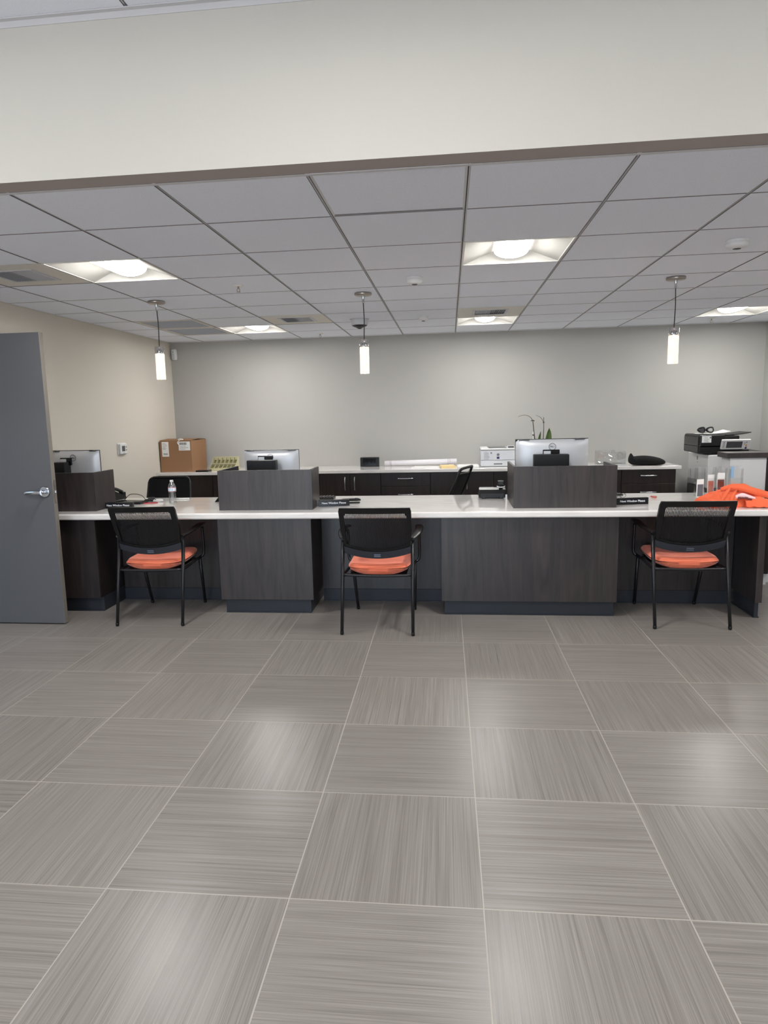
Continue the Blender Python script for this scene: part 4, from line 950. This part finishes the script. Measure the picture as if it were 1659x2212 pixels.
brochure(1.965, 5.565, .3, .058, .145, 'ink', 'white leaflet leaning at the left end of the brochure holders', 0)
brochure(2.062, 5.618, .15, .050, .17, 'skin', 'white and red brochure in the second clear holder')
brochure(2.133, 5.606, .05, .058, .185, 'maroon', 'maroon and white brochure in the third clear holder')
b = nb(); box(b, -.014, .014, 0, .006, 0, .09, .002, 1); tag(obj('sticker_card', b, 'blue', loc=(2.218, 5.612, ZC+.148)), 'small pale blue card inside the rightmost clear holder', 'card')

# ------------------------------------------------------------------ orange bag
t = thing('tote_bag', 'orange cloth tote bag lying crumpled on the counter', 'bag', (2.03, 5.12, ZC+.002))
b = nb(); L_, R_x = -.215, .215
def topz(x):
    pts = [(-.215, .004), (-.205, .045), (-.17, .076), (-.11, .104), (-.06, .116), (0, .118), (.07, .112), (.13, .10), (.18, .075), (.215, .012)]
    for (a, za), (c, zc) in zip(pts, pts[1:]):
        if a <= x <= c: s = (x-a)/(c-a); s = s*s*(3-2*s); return za+(zc-za)*s
    return .004
def bagf(u, v):
    x = L_+(R_x-L_)*u; y = -.12+.27*v; yy = -1+2*v
    dome = max(0, 1-abs(yy)**2.6)**.6
    cr = .012*abs(math.sin(15*x+4*yy))+.010*abs(math.sin(23*x-7*yy+1))*(.3+.7*u)
    fold = .018*max(0, 1-abs(x+.07+.10*yy)/.02)
    z = topz(x)*(.25+.75*dome) if dome > 0 else 0
    z = max(0, z - cr*dome + fold*dome*.6)
    return (x+.012*math.sin(6*yy), y+.02*math.sin(14*x), z)
sheet(b, 26, 12, bagf)
for v in b.verts:
    if v.co.z > .012: v.co += Vector((random.uniform(-1, 1), random.uniform(-1, 1), random.uniform(-1, .6)))*.0045
for f in b.faces: f.smooth = False
V = sheet(b, 26, 12, lambda u, v: (lambda p: (p[0], p[1], 0.0))(bagf(u, v))); bmesh.ops.remove_doubles(b, verts=b.verts, dist=.0004)
obj('bag_body', b, 'bag', t)
b = nb(); sheet(b, 24, 12, lambda u, v: (.04+.19*u, -.155+.11*v+.01*math.sin(8*u), .002+.066*max(0, math.sin(PI*min(1, v*1.0)))**.5*max(0, math.sin(PI*min(1, .12+u*.86)))**.4-.006*abs(math.sin(11*u))+.006))
sheet(b, 24, 2, lambda u, v: (.04+.19*u, -.155+.11*v, .0)); obj('folded_corner', b, 'bag', t)
b = nb(); ribbon(b, [(-.09, -.02, .115), (-.02, -.035, .135), (.06, -.045, .127), (.14, -.05, .10), (.22, -.03, .078), (.30, -.01, .06), (.42, .02, .035), (.5, .0, .022)], [(0, .006, .012), (0, .012, .024), (0, .014, .026), (0, .016, .016), (0, .018, .008)], .0025); obj('handle', b, 'bag', t)
b = nb(); ribbon(b, [(.20, -.09, .052), (.215, -.13, .03), (.222, -.17, .012), (.245, -.175, .012), (.30, -.13, .018), (.38, -.06, .022), (.46, -.01, .018)], [(.014, .0, .0), (.016, .004, 0), (.006, .012, .006), (0, .014, .008)], .0025); obj('handle', b, 'bag', t)
b = nb(); ribbon(b, [(.03, .06, .11), (.06, .05, .132), (.10, .04, .136), (.14, .03, .118), (.17, .02, .098)], [(.0, .014, .004), (0, .012, .012), (0, .014, .004)], .0025); obj('handle_loop', b, 'bag', t)
b = nb(); ribbon(b, [(-.135, -.142, .004), (-.115, -.128, .05), (-.08, -.095, .092), (-.045, -.05, .122), (-.01, .0, .132)], [(.012, .004, .0), (.02, .006, .006), (.016, .006, .008)], .004); obj('seam_fold', b, 'bag', t)
b = nb(); ribbon(b, [(-.06, -.135, .01), (-.045, -.12, .06), (-.02, -.085, .10), (.01, -.05, .12)], [(.008, .004, .0), (.022, .008, .006), (.01, .006, .004)], .004); obj('seam_fold', b, 'bag', t)
b = nb(); ribbon(b, [(-.02, -.105, .068), (.02, -.115, .085), (.06, -.118, .076), (.11, -.118, .062)], [(.0, .004, .012), (.0, .005, .014), (0, .004, .006)], .006); obj('inner_pocket', b, 'pocket', t)
b = nb(); ribbon(b, [(-.005, -.117, .066), (.04, -.124, .066), (.085, -.123, .056)], (0, .002, .007), .004); obj('pocket_print', b, 'maroon', t)

# ------------------------------------------------------------------ wall devices
t = thing('thermostat', 'white wall thermostat with small grey screen on the left wall', 'thermostat', (XL, 6.757, 1.203), PI/2)
b = nb(); box(b, -.085, .085, -.012, 0, -.062, .062, .01, 3); obj('base', b, 'plastic', t)
b = nb(); box(b, -.075, .075, -.034, -.0125, -.055, .055, .012, 3); obj('cover', b, 'plastic', t)
b = nb(); box(b, -.045, .022, -.0355, -.033, -.024, .032, .001, 1); obj('display', b, 'lcd', t)
for z in (.018, -.012):
    b = nb(); tube(b, [(.048, -.0338, z), (.048, -.0365, z)], .008, 12, False); obj('button', b, 'ink', t)
b = nb(); txtlines(b, -.03, .02, -.041, -.039, -.034, 1); obj('lettering', b, 'ink', t)
t = thing('motion_sensor', 'white motion sensor high in the corner of the far wall', 'sensor', (-3.335, YB, 2.276), -.25)
b = nb(); box(b, -.032, .032, -.055, -.008, -.068, .068, .018, 3); obj('housing', b, 'plastic', t)
b = nb(); box(b, -.02, .02, -.058, -.053, -.055, .012, .004); obj('lens_window', b, 'offw', t)
b = nb(); tube(b, [(.0, -.0545, .03), (0, -.0565, .03)], .006, 12, False); obj('indicator', b, 'ink', t)
b = nb(); box(b, -.02, .02, -.03, -.003, -.03, .03); obj('bracket', b, 'plastic', t)
